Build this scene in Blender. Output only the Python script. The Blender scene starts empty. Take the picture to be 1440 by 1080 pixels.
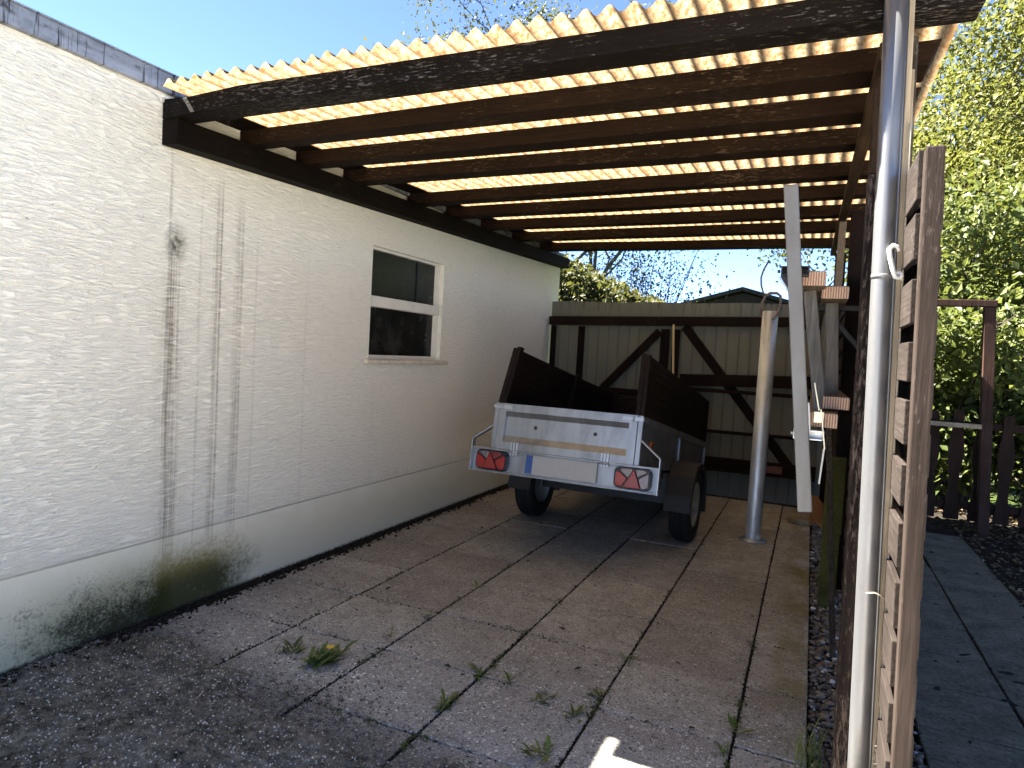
import bpy, bmesh, math, random
import numpy as np
from mathutils import Vector, Matrix
random.seed(7); rng = np.random.default_rng(11)
S = bpy.context.scene
COL = S.collection
R = math.radians

# ------------------------------------------------------------------ mesh builder
class MB:
    def __init__(s): s.v=[]; s.f=[]; s.m=[]; s.mi=0; s.sm=[]; s.smooth=False
    def add(s, vs, fs):
        o=len(s.v); s.v.extend([tuple(p) for p in vs])
        for f in fs: s.f.append(tuple(i+o for i in f)); s.m.append(s.mi); s.sm.append(s.smooth)
        return s
    def box(s,x0,x1,y0,y1,z0,z1):
        v=[(x,y,z) for x in (x0,x1) for y in (y0,y1) for z in (z0,z1)]
        return s.add(v,[(0,1,3,2),(4,6,7,5),(0,4,5,1),(2,3,7,6),(0,2,6,4),(1,5,7,3)])
    def beam(s,p,q,w,h,up=(0,0,1)):
        p=Vector(p);q=Vector(q);d=(q-p).normalized();u=Vector(up)
        r=d.cross(u)
        if r.length<1e-4: r=d.cross(Vector((1,0,0)))
        r.normalize();u=r.cross(d).normalized()
        v=[]
        for c in (p,q):
            for a,b in ((-1,-1),(1,-1),(1,1),(-1,1)): v.append(c+r*(a*w/2)+u*(b*h/2))
        return s.add(v,[(3,2,1,0),(4,5,6,7),(0,1,5,4),(1,2,6,5),(2,3,7,6),(3,0,4,7)])
    def tube(s,pts,r,n=8,cap=True):
        pts=[Vector(p) for p in pts]; rs=r if hasattr(r,'__len__') else [r]*len(pts)
        prev=None; rings=[]
        for i,p in enumerate(pts):
            d=(pts[min(i+1,len(pts)-1)]-pts[max(i-1,0)]).normalized()
            if prev is None:
                a=Vector((0,0,1)) if abs(d.z)<.9 else Vector((1,0,0)); x=d.cross(a).normalized()
            else:
                x=prev-d*prev.dot(d)
                x=x.normalized() if x.length>1e-5 else d.orthogonal().normalized()
            prev=x; y=d.cross(x)
            rings.append([p+(x*math.cos(2*math.pi*k/n)+y*math.sin(2*math.pi*k/n))*rs[i] for k in range(n)])
        v=[q for g in rings for q in g]; f=[]
        for i in range(len(pts)-1):
            for k in range(n):
                a=i*n+k;b=i*n+(k+1)%n; f.append((a,b,b+n,a+n))
        old=s.smooth; s.smooth=True
        if cap: f+= [tuple(range(n-1,-1,-1)), tuple((len(pts)-1)*n+k for k in range(n))]
        s.add(v,f); s.smooth=old
        return s
    def lathe(s,prof,o,ax=(0,0,1),n=32):
        # prof: (radius, height) list; axis through o
        ax=Vector(ax).normalized(); x=ax.orthogonal().normalized(); y=ax.cross(x); o=Vector(o)
        v=[]; f=[]
        for r,h in prof:
            for k in range(n):
                a=2*math.pi*k/n; v.append(o+ax*h+(x*math.cos(a)+y*math.sin(a))*r)
        for i in range(len(prof)-1):
            for k in range(n):
                a=i*n+k;b=i*n+(k+1)%n; f.append((a,b,b+n,a+n))
        old=s.smooth; s.smooth=True; s.add(v,f); s.smooth=old
        return s
    def prism(s,poly,org,u,w,ext):
        # polygon in plane (u,w) at org, extruded by vector ext
        org=Vector(org);u=Vector(u);w=Vector(w);e=Vector(ext);n=len(poly)
        a=[org+u*p[0]+w*p[1] for p in poly]; b=[p+e for p in a]
        f=[tuple(range(n)),tuple(range(2*n-1,n-1,-1))]+[(i,i+n,(i+1)%n+n,(i+1)%n) for i in range(n)]
        return s.add(a+b,f)
    def xf(s,fn): s.v=[tuple(fn(Vector(p))) for p in s.v]; return s
    def build(s,name,mats,root=None,local=False,bevel=0,seg=2):
        me=bpy.data.meshes.new(name)
        v=s.v
        if root is not None and not local:
            l=root.location; v=[(p[0]-l.x,p[1]-l.y,p[2]-l.z) for p in v]
        me.from_pydata(v,[],s.f)
        mats=mats if isinstance(mats,(list,tuple)) else [mats]
        for m in mats: me.materials.append(m)
        me.polygons.foreach_set('material_index',s.m)
        me.polygons.foreach_set('use_smooth',s.sm)
        bm=bmesh.new(); bm.from_mesh(me); bmesh.ops.recalc_face_normals(bm,faces=bm.faces); bm.to_mesh(me); bm.free()
        o=bpy.data.objects.new(name,me); COL.objects.link(o)
        if root is not None: o.parent=root
        if bevel:
            b=o.modifiers.new('bevel','BEVEL'); b.width=bevel; b.segments=seg; b.limit_method='ANGLE'; b.angle_limit=R(40)
        return o

def empty(name,loc,rz=0,label=None,cat=None,group=None):
    o=bpy.data.objects.new(name,None); o.empty_display_size=.1; o.location=loc; o.rotation_euler=(0,0,rz); COL.objects.link(o)
    tag(o,label,cat,group); return o
def tag(o,label=None,cat=None,group=None,kind=None):
    if label: o['label']=label
    if cat: o['category']=cat
    if group: o['group']=group
    if kind: o['kind']=kind
    return o
def arr_mesh(name,V,F,mats,mi=None,root=None,smooth=False):
    # numpy fast mesh; F (n,k)
    me=bpy.data.meshes.new(name); V=np.asarray(V,dtype=np.float32)
    if root is not None: V=V-np.array(root.location,dtype=np.float32)
    F=np.asarray(F,dtype=np.int32); n,k=F.shape
    me.vertices.add(len(V)); me.vertices.foreach_set('co',V.ravel())
    me.loops.add(n*k); me.loops.foreach_set('vertex_index',F.ravel())
    me.polygons.add(n); me.polygons.foreach_set('loop_start',np.arange(0,n*k,k,dtype=np.int32))
    for m in (mats if isinstance(mats,(list,tuple)) else [mats]): me.materials.append(m)
    if mi is not None: me.polygons.foreach_set('material_index',np.asarray(mi,dtype=np.int32))
    me.polygons.foreach_set('use_smooth',[smooth]*n)
    me.update(calc_edges=True); me.validate()
    o=bpy.data.objects.new(name,me); COL.objects.link(o)
    if root is not None: o.parent=root
    return o

# ------------------------------------------------------------------ materials
class M:
    def __init__(s,name):
        s.mat=bpy.data.materials.new(name); s.mat.use_nodes=True; s.t=s.mat.node_tree
        s.b=s.t.nodes['Principled BSDF']; s.out=s.t.nodes['Material Output']
    def n(s,typ,ins=None,**p):
        o=s.t.nodes.new(typ)
        for k,v in p.items(): setattr(o,k,v)
        for k,v in (ins or {}).items(): s.set(o.inputs[k],v)
        return o
    def set(s,sock,v):
        if isinstance(v,bpy.types.NodeSocket): s.t.links.new(v,sock)
        else: sock.default_value=v
    def pos(s,scale=(1,1,1),loc=(0,0,0),obj=False):
        src=s.n('ShaderNodeTexCoord').outputs['Object'] if obj else s.n('ShaderNodeNewGeometry').outputs['Position']
        return s.n('ShaderNodeMapping',{'Vector':src,'Scale':scale,'Location':loc}).outputs[0]
    def noise(s,vec,scale=1,detail=4,rough=.55,dist=0):
        return s.n('ShaderNodeTexNoise',{'Vector':vec,'Scale':scale,'Detail':detail,'Roughness':rough,'Distortion':dist}).outputs[0]
    def vor(s,vec,scale=1,feature='F1',out='Distance',rnd=1):
        return s.n('ShaderNodeTexVoronoi',{'Vector':vec,'Scale':scale,'Randomness':rnd},feature=feature).outputs[out]
    def ramp(s,fac,stops,interp='LINEAR'):
        r=s.n('ShaderNodeValToRGB',{'Fac':fac}); cr=r.color_ramp; cr.interpolation=interp
        while len(cr.elements)<len(stops): cr.elements.new(.5)
        for e,(p,c) in zip(cr.elements,stops):
            e.position=p; e.color=(c,c,c,1) if isinstance(c,(int,float)) else (*c,1)
        return r.outputs[0]
    def mix(s,fac,a,b,mode='MIX'):
        m=s.n('ShaderNodeMix',data_type='RGBA',blend_type=mode)
        for k,v in ((0,fac),(6,a),(7,b)):
            if isinstance(v,tuple) and len(v)==3: v=(*v,1)
            s.set(m.inputs[k],v)
        return m.outputs[2]
    def math(s,op,a,b=0.,c=None,clamp=False):
        m=s.n('ShaderNodeMath',operation=op,use_clamp=clamp); s.set(m.inputs[0],a); s.set(m.inputs[1],b)
        if c is not None: s.set(m.inputs[2],c)
        return m.outputs[0]
    def smooth(s,v,a,b):   # smoothstep a->b gives 0->1
        m=s.n('ShaderNodeMapRange',{'Value':v,'From Min':a,'From Max':b},interpolation_type='SMOOTHSTEP'); return m.outputs[0]
    def sep(s):
        return s.n('ShaderNodeSeparateXYZ',{0:s.n('ShaderNodeNewGeometry').outputs['Position']}).outputs
    def bump(s,h,strength=.5,dist=.01,normal=None):
        i={'Height':h,'Strength':strength,'Distance':dist}
        if normal is not None: i['Normal']=normal
        return s.n('ShaderNodeBump',i).outputs[0]
    def fin(s,color=None,rough=None,normal=None,metal=None,spec=None):
        for k,v in (('Base Color',color),('Roughness',rough),('Normal',normal),('Metallic',metal),('Specular IOR Level',spec)):
            if v is None: continue
            if isinstance(v,tuple) and len(v)==3: v=(*v,1)
            s.set(s.b.inputs[k],v)
        return s.mat

def wood(name,dark,light,axis,wear=None,wear_amt=.0,rough=.8,fine=90,obj=False,spec=.25):
    m=M(name); sc=[fine]*3; sc['xyz'.index(axis)]=fine*.035
    v=m.pos(tuple(sc),obj=obj); g=m.noise(v,1,5,.65,.6)
    lo=m.noise(m.pos((3,3,3),obj=obj),1,3,.6)
    c=m.mix(m.ramp(g,[(.3,0),(.72,1)]),dark,light)
    c=m.mix(m.ramp(lo,[(.35,0.0),(.7,.55)]),c,tuple(a*.45 for a in dark))
    if wear:
        sc2=[150]*3; sc2['xyz'.index(axis)]=26
        w=m.noise(m.pos(tuple(sc2),(3,5,1),obj=obj),1,4,.7,.3)
        big=m.noise(m.pos((2.3,2.3,2.3),(9,2,4),obj=obj),1,2,.5)
        t=m.math('ADD',m.math('MULTIPLY',w,.72),m.math('MULTIPLY',big,.28))
        c=m.mix(m.ramp(t,[(.60-wear_amt*.12,0),(.66-wear_amt*.1,1)]),c,wear)
    return m.fin(c,rough,m.bump(g,.5,.004),spec=spec*.4)

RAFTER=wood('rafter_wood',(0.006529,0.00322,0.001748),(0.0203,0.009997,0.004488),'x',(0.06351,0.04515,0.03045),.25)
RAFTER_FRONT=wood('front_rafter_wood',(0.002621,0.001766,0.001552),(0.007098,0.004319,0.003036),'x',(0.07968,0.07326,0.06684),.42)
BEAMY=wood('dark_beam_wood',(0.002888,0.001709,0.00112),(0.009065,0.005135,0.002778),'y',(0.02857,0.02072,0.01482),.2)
BEAMB=wood('brown_beam_wood',(0.0216,0.0126,0.0072),(0.0576,0.036,0.0216),'y')
POSTZ=wood('weathered_post_wood',(0.02205,0.01715,0.01372),(0.0784,0.0637,0.049),'z',(0.147,0.1323,0.1176),.3)
POSTP=wood('peeling_post_wood',(0.0081,0.0054,0.0054),(0.045,0.0315,0.02475),'z',(0.1125,0.0855,0.0675),.75,fine=60)
PANELW=wood('louvre_wood',(0.01574,0.01218,0.01058),(0.04144,0.03301,0.02878),'y',(0.0568,0.04927,0.04459),.15)
STILEW=wood('stile_wood',(0.01711,0.01223,0.01014),(0.04493,0.03377,0.02819),'z',(0.06354,0.05237,0.04679),.2)
FENCEWX=wood('fence_rail_wood',(0.00726,0.00363,0.00264),(0.0198,0.0099,0.0066),'x',(0.0396,0.0264,0.0165),.3)
FENCEWZ=wood('fence_post_wood',(0.00605,0.003025,0.0022),(0.01512,0.0077,0.0055),'z')
TRAILW=wood('trailer_board_wood',(0.00668,0.0038,0.00332),(0.01768,0.00952,0.0076),'y',(0.0564,0.0372,0.0324),.12,rough=.6)
PICKETW=wood('picket_wood',(0.0168,0.00952,0.00672),(0.042,0.02352,0.0168),'z')
GATEW=wood('gate_wood',(0.0273,0.01501,0.01092),(0.0728,0.04095,0.03185),'z')
LADW=wood('ladder_wood',(0.128,0.096,0.068),(0.264,0.208,0.152),'y')
RUNGW=wood('ladder_rung_wood',(0.1105,0.1062,0.102),(0.289,0.2805,0.2635),'z',(0.17,0.119,0.085),.3)
PALEW=wood('pale_batten_wood',(0.225,0.18,0.12),(0.39,0.3225,0.2325),'z')
ORANGEW=wood('orange_offcut_wood',(0.24,0.096,0.028),(0.384,0.168,0.056),'z',fine=40)
MOSSW=wood('mossy_board_wood',(0.052,0.052,0.0156),(0.1248,0.1144,0.0312),'y')

def endgrain():
    m=M('sawn_end_grain'); p=m.pos((1,1,1))
    w=m.n('ShaderNodeTexWave',{'Vector':p,'Scale':34.,'Distortion':1.2,'Detail':2.,'Detail Scale':3.},wave_type='BANDS',bands_direction='X').outputs['Fac']
    n=m.noise(p,220,2)
    c=m.mix(m.ramp(w,[(.25,0),(.5,1)]),(.36,.15,.09),(.72,.55,.42)); c=m.mix(m.math('MULTIPLY',n,.3),c,(.3,.18,.1))
    return m.fin(c,.85)
ENDG=endgrain()

def stucco():
    m=M('scraped_plaster'); x,y,z=m.sep()
    base=m.mix(m.noise(m.pos((1,1.2,1.2)),1,3),(.88,.84,.72),(.82,.78,.665))
    rip=m.noise(m.pos((8,15,92)),1,4,.62,.32); rip2=m.noise(m.pos((20,70,210),(3,1,2)),1,4,.65,.5)
    h=m.math('ADD',m.ramp(rip,[(.36,0),(.57,1)]),m.math('MULTIPLY',rip2,.5))
    h=m.math('MULTIPLY',h,m.smooth(z,.375,.385))
    finep=m.noise(m.pos((1,60,60)),1,4,.6)
    h=m.math('ADD',h,m.math('MULTIPLY',finep,.12))
    # darker tone in the plaster's grooves
    c=m.mix(m.math('MULTIPLY',m.ramp(rip,[(.24,1),(.44,0)]),.38),base,(.48,.45,.39))
    # smooth painted plinth
    pl=m.smooth(z,.386,.374)
    c=m.mix(pl,c,m.mix(m.noise(m.pos((1,3,3)),1,4),(.69,.655,.545),(.76,.72,.61)))
    wob=m.noise(m.pos((.01,.6,1.5),(0,3,0)),1,4,.6); 
    def streak(y0,wd,z0,z1,amt,wobble=.10):
        d=m.math('ABSOLUTE',m.math('ADD',m.math('SUBTRACT',y,y0),m.math('MULTIPLY',m.math('SUBTRACT',wob,.5),wobble)))
        a=m.smooth(d,wd,wd*.15)
        brk=m.ramp(m.noise(m.pos((.01,95,1.1),(0,y0*3,y0)),1,3,.7),[(.36,.05),(.60,1)])
        a=m.math('MULTIPLY',a,m.ramp(rip,[(.25,1),(.60,.40)])); return m.math('MULTIPLY',m.math('MULTIPLY',m.math('MULTIPLY',a,m.math('MULTIPLY',m.smooth(z,z1,z1-.25),m.smooth(z,z0,z0+.15))),brk),amt)
    def add(mask,col):
        nonlocal c
        c=m.mix(mask,c,col)
    add(streak(2.285,.13,.10,1.75,.38,.16),(.36,.31,.23)); add(streak(2.285,.062,.05,1.80,.95,.07),(.15,.115,.07)); add(streak(2.27,.012,.05,1.85,.8,.05),(.09,.07,.045))
    add(streak(2.258,.013,.9,2.3,.7,.02),(.22,.19,.15))
    for yy,w_,zt,am in ((2.435,.012,2.2,.45),(2.535,.035,2.2,.75),(2.56,.010,2.2,.8),(2.675,.042,2.15,.6),(2.70,.008,2.1,.6),(2.80,.012,2.0,.3),(3.2,.02,2.1,.16),(3.9,.03,2.2,.12)):
        add(streak(yy,w_,.22,zt,min(1,am*1.05),.03),(.22,.175,.115))
    # mould spot on the corner, mid height
    dy=m.math('MULTIPLY',m.math('SUBTRACT',y,2.29),9.); dz=m.math('MULTIPLY',m.math('SUBTRACT',z,1.77),6.)
    dd=m.math('SQRT',m.math('ADD',m.math('MULTIPLY',dy,dy),m.math('MULTIPLY',dz,dz)))
    sp=m.math('MULTIPLY',m.smooth(dd,.75,.0),m.ramp(m.noise(m.pos((1,40,40)),1,4,.7),[(.3,.2),(.6,1)]))
    add(sp,(.07,.07,.04))
    # algae and grime at the foot of the wall
    bl=m.noise(m.pos((1,5,7)),1,5,.65); fi=m.noise(m.pos((1,42,48)),1,4,.7)
    hy=m.math('SUBTRACT',m.math('ADD',.13,m.math('MULTIPLY',m.smooth(m.math('ABSOLUTE',m.math('SUBTRACT',y,2.15)),1.05,.1),.27)),m.math('MULTIPLY',bl,.12))
    am=m.smooth(m.math('SUBTRACT',z,hy),.10,-.08)
    speck=m.ramp(m.math('ADD',m.math('MULTIPLY',bl,.55),m.math('MULTIPLY',fi,.45)),[(.36,.0),(.54,1)])
    left=m.smooth(y,2.40,2.22)
    # faint yellow film low on the wall and damp tide mark
    add(m.math('MULTIPLY',m.smooth(m.math('ADD',z,m.math('MULTIPLY',bl,.25)),.62,.30),.50),(.50,.46,.30))
    tt=m.math('ADD',m.math('MULTIPLY',m.noise(m.pos((1,75,85)),1,6,.85),.50),m.math('ADD',m.math('MULTIPLY',bl,.34),m.math('MULTIPLY',m.noise(m.pos((1,18,20),(3,1,7)),1,4,.7),.16)))
    core=m.smooth(m.math('ABSOLUTE',m.math('SUBTRACT',y,2.16)),.95,.05)
    den=m.math('MULTIPLY',m.math('MULTIPLY',core,left),m.smooth(m.math('ADD',z,m.math('MULTIPLY',bl,.1)),.47,.06))
    add(m.math('MULTIPLY',m.smooth(den,.0,.7),.72),(.27,.26,.15))
    add(m.math('MULTIPLY',m.smooth(m.math('ADD',tt,m.math('MULTIPLY',den,.22)),.55,.72),m.math('MULTIPLY',left,.95)),(.022,.024,.013))
    gy=m.math('MULTIPLY',m.smooth(y,2.12,2.30),m.smooth(y,3.05,2.5))
    den=m.math('MULTIPLY',gy,m.smooth(m.math('ADD',z,m.math('MULTIPLY',bl,.18)),.52,.20))
    gm=m.smooth(m.math('ADD',m.math('ADD',m.math('MULTIPLY',bl,.5),m.math('MULTIPLY',fi,.35)),m.math('MULTIPLY',den,.42)),.46,.82)
    gm=m.math('MULTIPLY',gm,m.smooth(den,.02,.25))
    add(m.math('MULTIPLY',gm,.95),m.mix(m.smooth(m.math('ADD',z,m.math('MULTIPLY',fi,.14)),.18,.34),(.030,.034,.008),(.17,.135,.03)))
    add(m.smooth(m.math('ADD',z,m.math('MULTIPLY',fi,.035)),.045,.022),(.035,.032,.026))
    # line between plaster and plinth
    add(m.math('MULTIPLY',m.smooth(m.math('ABSOLUTE',m.math('SUBTRACT',z,.379)),.007,.002),.45),(.25,.23,.19))
    return m.fin(c,.9,m.bump(h,.85,.0068),spec=.02)
STUCCO=stucco()

def zinc(name,base=(.42,.45,.48),dirt=(.12,.11,.10),amt=.5,rough=.45,metal=.75,vert=True,obj=True,scale=1.):
    m=M(name); n=m.noise(m.pos((14*scale,14*scale,3*scale if vert else 14*scale),obj=obj),1,5,.65,.4); f=m.noise(m.pos((60*scale,)*3,obj=obj),1,3)
    c=m.mix(m.ramp(n,[(.42,0),(.75,amt)]),base,dirt); c=m.mix(m.math('MULTIPLY',f,.25),c,tuple(a*1.4 for a in base))
    return m.fin(c,m.math('ADD',rough-.1,m.math('MULTIPLY',n,.25)),m.bump(f,.08,.002),metal)
def flashing():
    m=M('weathered_zinc'); x,y,z=m.sep()
    n=m.noise(m.pos((4,6,10)),1,5,.7); dr=m.noise(m.pos((1,40,1.5)),1,4,.7,.2)
    c=m.mix(m.ramp(n,[(.35,0),(.6,1)]),(.13,.145,.17),(.30,.32,.36))
    c=m.mix(m.math('MULTIPLY',m.ramp(n,[(.5,0),(.62,1)]),m.smooth(z,2.455,2.49)),c,(.04,.038,.04))
    c=m.mix(m.math('MULTIPLY',m.ramp(dr,[(.56,0),(.62,1)]),.9),c,(.012,.012,.012))
    return m.fin(c,.6,m.bump(n,.2,.004),.35)
FLASH=flashing()
GALV=zinc('galvanised_steel',(0.4125,0.4275,0.45),(0.225,0.2175,0.21),.5,.38,.8)
GALVPOLE=zinc('galvanised_pole',(.62,.65,.66),(.25,.22,.18),.85,.42,.55)
PIPE=zinc('downpipe_zinc',(0.1612,0.1666,0.1774),(0.09673,0.09137,0.08593),.6,.42,.7)
TRST=zinc('trailer_steel',(0.2875,0.2994,0.3151),(.10,.095,.085),.75,.36,.8,scale=.55)
DARKST=zinc('dark_steel',(0.018,0.018,0.021),(0.012,0.0108,0.0096),.5,.5,.3)
PALEBAR=zinc('pale_bar_steel',(0.1889,0.1889,0.1889),(0.136,0.1275,0.1105),.8,.6,.25)
def simple(name,c,rough=.6,metal=0,spec=.4,var=.25,scale=30,bump=0):
    m=M(name); n=m.noise(m.pos((scale,)*3,obj=True),1,4,.6)
    k=tuple(a*(1-var) for a in c)
    return m.fin(m.mix(n,k,tuple(min(1,a*(1+var)) for a in c)),rough,m.bump(n,bump,.003) if bump else None,metal,spec)
RUBBER=simple('tyre_rubber',(0.006,0.006,0.0065),.8,bump=.2)
FENDERP=simple('mudguard_plastic',(0.011,0.011,0.012),.6,bump=.2)
RIMM=simple('rim_paint',(0.2688,0.2688,0.2624),.45,.4)
BLACKP=simple('black_plastic',(0.006,0.006,0.0066),.35)
REDL=simple('red_lens',(0.2618,0.00714,0.005712),.18,spec=.6,scale=90)
DREDL=simple('dark_red_lens',(.16,.02,.02),.18,spec=.6,scale=90)
CLEARL=simple('clear_lens',(0.147,0.1323,0.147),.12,.3,spec=.7,scale=60)
AMBERL=simple('amber_reflector',(0.27,0.06,0.006),.25)
PLATE=simple('plate_white',(0.33,0.324,0.312),.35,var=.08)
PLATEB=simple('plate_blue',(0.021,0.07,0.231),.4)
WHITEP=simple('white_plastic',(0.576,0.5688,0.5472),.5,var=.05)
CORD=simple('pale_cord',(0.36,0.312,0.228),.9)
FRAMEP=simple('window_frame_paint',(0.6867,0.6489,0.5544),.6,var=.15,scale=12)
BOLT=simple('bolt_steel',(.05,.05,.06),.5,.6)
RUST=simple('rusty_wire',(.20,.16,.13),.6,.5)
STONE=simple('stone',(.20,.17,.10),.9,var=.5,scale=25,bump=.6)
CURTAIN=simple('yellow_stick_wood',(.42,.33,.15),.8)
SILL=simple('chipped_sill',(.55,.47,.36),.85,var=.6,scale=18,bump=.5)
def glass(name,slats=False):
    m=M(name); n=m.noise(m.pos((1,7,7)),1,5,.65)
    if slats:
        w=m.n('ShaderNodeTexWave',{'Vector':m.pos((1,1,1)),'Scale':26.,'Distortion':.4},wave_type='BANDS',bands_direction='Z').outputs['Fac']
        c=m.mix(w,(.012,.013,.012),(.026,.028,.025)); c=m.mix(m.math('MULTIPLY',n,.5),c,(.01,.011,.01))
    else:
        c=m.mix(m.ramp(n,[(.4,0),(.75,1)]),(.004,.004,.004),(.035,.033,.030))
    return m.fin(c,.22,None,0,.22)
GLASSU=glass('blind_behind_glass',True); GLASSL=glass('dusty_dark_glass')
def sheet():
    m=M('weathered_translucent_sheet'); geo=m.n('ShaderNodeNewGeometry')
    a=m.noise(m.pos((60,26,60)),1,5,.75); b=m.noise(m.pos((5,5,5)),1,3,.6); sp=m.vor(m.pos((90,90,90)),1)
    c=m.mix(m.ramp(b,[(.3,0),(.7,1)]),(.150,.118,.070),(.185,.152,.098))
    c=m.mix(m.math('MULTIPLY',m.ramp(a,[(.44,0),(.60,1)]),.9),c,(.075,.038,.012))
    at=m.n('ShaderNodeAttribute',attribute_name='valley').outputs['Fac']
    grime=m.math('MULTIPLY',m.smooth(at,.45,1.0),m.ramp(m.noise(m.pos((9,9,9),(4,4,1)),1,4,.7),[(.3,.25),(.65,1)]))
    c=m.mix(m.math('MULTIPLY',grime,.9),c,(.05,.026,.012))
    d=m.n('ShaderNodeBsdfDiffuse',{'Color':c}); t=m.n('ShaderNodeBsdfTranslucent',{'Color':c})
    mx=m.n('ShaderNodeMixShader',{0:.68,1:d.outputs[0],2:t.outputs[0]})
    m.t.links.new(mx.outputs[0],m.out.inputs[0]); return m.mat
SHEET=sheet()
def metalfence():
    m=M('profiled_fence_sheet'); x,y,z=m.sep()
    n=m.noise(m.pos((6,6,2)),1,4,.6); dr=m.noise(m.pos((45,1,2.2)),1,4,.7)
    c=m.mix(n,(.17,.162,.12),(.14,.134,.10))
    c=m.mix(m.math('MULTIPLY',m.math('MULTIPLY',m.ramp(dr,[(.56,0),(.64,1)]),m.smooth(z,1.80,1.97)),.9),c,(.03,.028,.024))
    c=m.mix(m.math('MULTIPLY',m.smooth(z,.35,.05),.5),c,(.13,.14,.14))
    return m.fin(c,.7,None,0,.2)
FSHEET=metalfence()
def paving():
    m=M('aggregate_paving'); x,y,z=m.sep()
    lo=m.noise(m.pos((1.6,1.6,1)),1,4,.6); med=m.noise(m.pos((9,9,1)),1,5,.65)
    at=m.n('ShaderNodeAttribute',attribute_name='tint').outputs['Fac']
    c=m.mix(m.ramp(med,[(.3,0),(.7,1)]),(.29,.275,.24),(.50,.475,.42))
    c=m.mix(m.ramp(at,[(0,0),(1,.55)]),c,(.19,.163,.142))
    c=m.mix(m.ramp(lo,[(.42,0),(.62,.45)]),c,(.17,.145,.118))
    grey=m.math('MULTIPLY',m.smooth(m.math('ADD',y,m.math('MULTIPLY',lo,.8)),3.5,2.5),.75)
    c=m.mix(grey,c,m.mix(med,(.245,.243,.23),(.47,.465,.44)))
    # gritty worn surface: fine salt and pepper plus dirty blotches
    f1=m.noise(m.pos((170,170,1)),1,3,.8); f2=m.noise(m.pos((26,26,1),(4,1,1)),1,5,.75)
    c=m.mix(m.math('MULTIPLY',m.ramp(f1,[(.36,1),(.52,0)]),.62),c,(.075,.066,.056))
    c=m.mix(m.math('MULTIPLY',m.ramp(f1,[(.56,0),(.68,1)]),.45),c,(.60,.57,.52))
    c=m.mix(m.math('MULTIPLY',m.ramp(f2,[(.50,0),(.68,1)]),.50),c,(.12,.105,.088))
    # exposed pebbles: pale and dark chips
    expo=m.math('ADD',.42,m.math('MULTIPLY',grey,.8),clamp=True)
    big=m.ramp(m.noise(m.pos((5,5,1),(2,2,2)),1,3),[(.35,.35),(.6,1)])
    chip=None
    for sc_,th,amt in ((62.,.86,1.),(105.,.80,.95),(190.,.72,.7)):
        vc=m.n('ShaderNodeTexVoronoi',{'Vector':m.pos((1,1,1)),'Scale':sc_}); hue=m.n('ShaderNodeSeparateColor',{0:vc.outputs['Color']}).outputs
        ch=m.smooth(vc.outputs['Distance'],.46,.30); white=m.math('MULTIPLY',m.math('GREATER_THAN',hue[0],th),ch); dark=m.math('MULTIPLY',m.math('LESS_THAN',hue[0],.22),ch)
        c=m.mix(m.math('MULTIPLY',dark,.6),c,(.06,.055,.05))
        c=m.mix(m.math('MULTIPLY',m.math('MULTIPLY',m.math('MULTIPLY',white,expo),big),amt),c,m.mix(hue[1],(.55,.51,.45),(.88,.86,.82)))
        if sc_==105.: chip=ch
    # dark mossy grit in the front left corner
    gm=m.math('ADD',m.math('ADD',m.math('MULTIPLY',x,.14),y),m.math('MULTIPLY',med,.5))
    moss=m.math('MULTIPLY',m.smooth(gm,2.22,1.92),m.ramp(med,[(.30,.3),(.55,1)]))
    c=m.mix(m.math('MULTIPLY',moss,.85),c,m.mix(m.noise(m.pos((30,30,1)),1,4),(.022,.021,.019),(.075,.072,.068)))
    c=m.mix(m.math('MULTIPLY',m.math('MULTIPLY',white,moss),.6),c,(.5,.5,.48))
    # yellow green film on the border strip
    al=m.math('MULTIPLY',m.smooth(x,-.12,-.02),m.ramp(m.noise(m.pos((6,3,1),(5,1,1)),1,4,.6),[(.38,0),(.65,.8)]))
    al=m.math('MULTIPLY',al,m.smooth(y,2.3,2.9)); al=m.math('MULTIPLY',al,m.smooth(x,.30,.2))
    c=m.mix(al,c,(.15,.125,.035))
    h=m.math('ADD',m.math('MULTIPLY',chip,.5),m.math('MULTIPLY',m.noise(m.pos((40,40,1)),1,4,.7),1.))
    return m.fin(c,.85,m.bump(h,.55,.005),spec=.25)
PAVE=paving()
def soil(name,a,b,scale=9,bump=.6):
    m=M(name); n=m.noise(m.pos((scale,)*3),1,6,.7); f=m.noise(m.pos((scale*9,)*3),1,4,.7)
    return m.fin(m.mix(m.ramp(m.math('ADD',m.math('MULTIPLY',n,.5),m.math('MULTIPLY',f,.5)),[(.35,0),(.65,1)]),a,b),.95,m.bump(f,bump,.01),spec=.1)
SOIL=soil('dark_soil',(0.01008,0.00784,0.00616),(0.0392,0.03248,0.02576)); JOINT=soil('joint_soil',(.010,.009,.007),(.04,.034,.026),30)
GRASSG=soil('rough_lawn',(0.0175,0.02975,0.007),(0.049,0.0665,0.01575),4); PATHM=soil('path_slab_concrete',(.045,.040,.028),(.19,.17,.125),6,.6)
def pebble():
    m=M('river_pebbles'); o=m.n('ShaderNodeNewGeometry').outputs['Random Per Island']
    c=m.ramp(o,[(0,(.05,.042,.034)),(.35,(.12,.098,.075)),(.65,(.20,.165,.13)),(.9,(.11,.085,.062)),(1,(.62,.60,.55))])
    return m.fin(m.mix(m.math('MULTIPLY',m.noise(m.pos((120,)*3),1,3),.4),c,(.08,.07,.06)),.7)
PEB=pebble()
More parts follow.
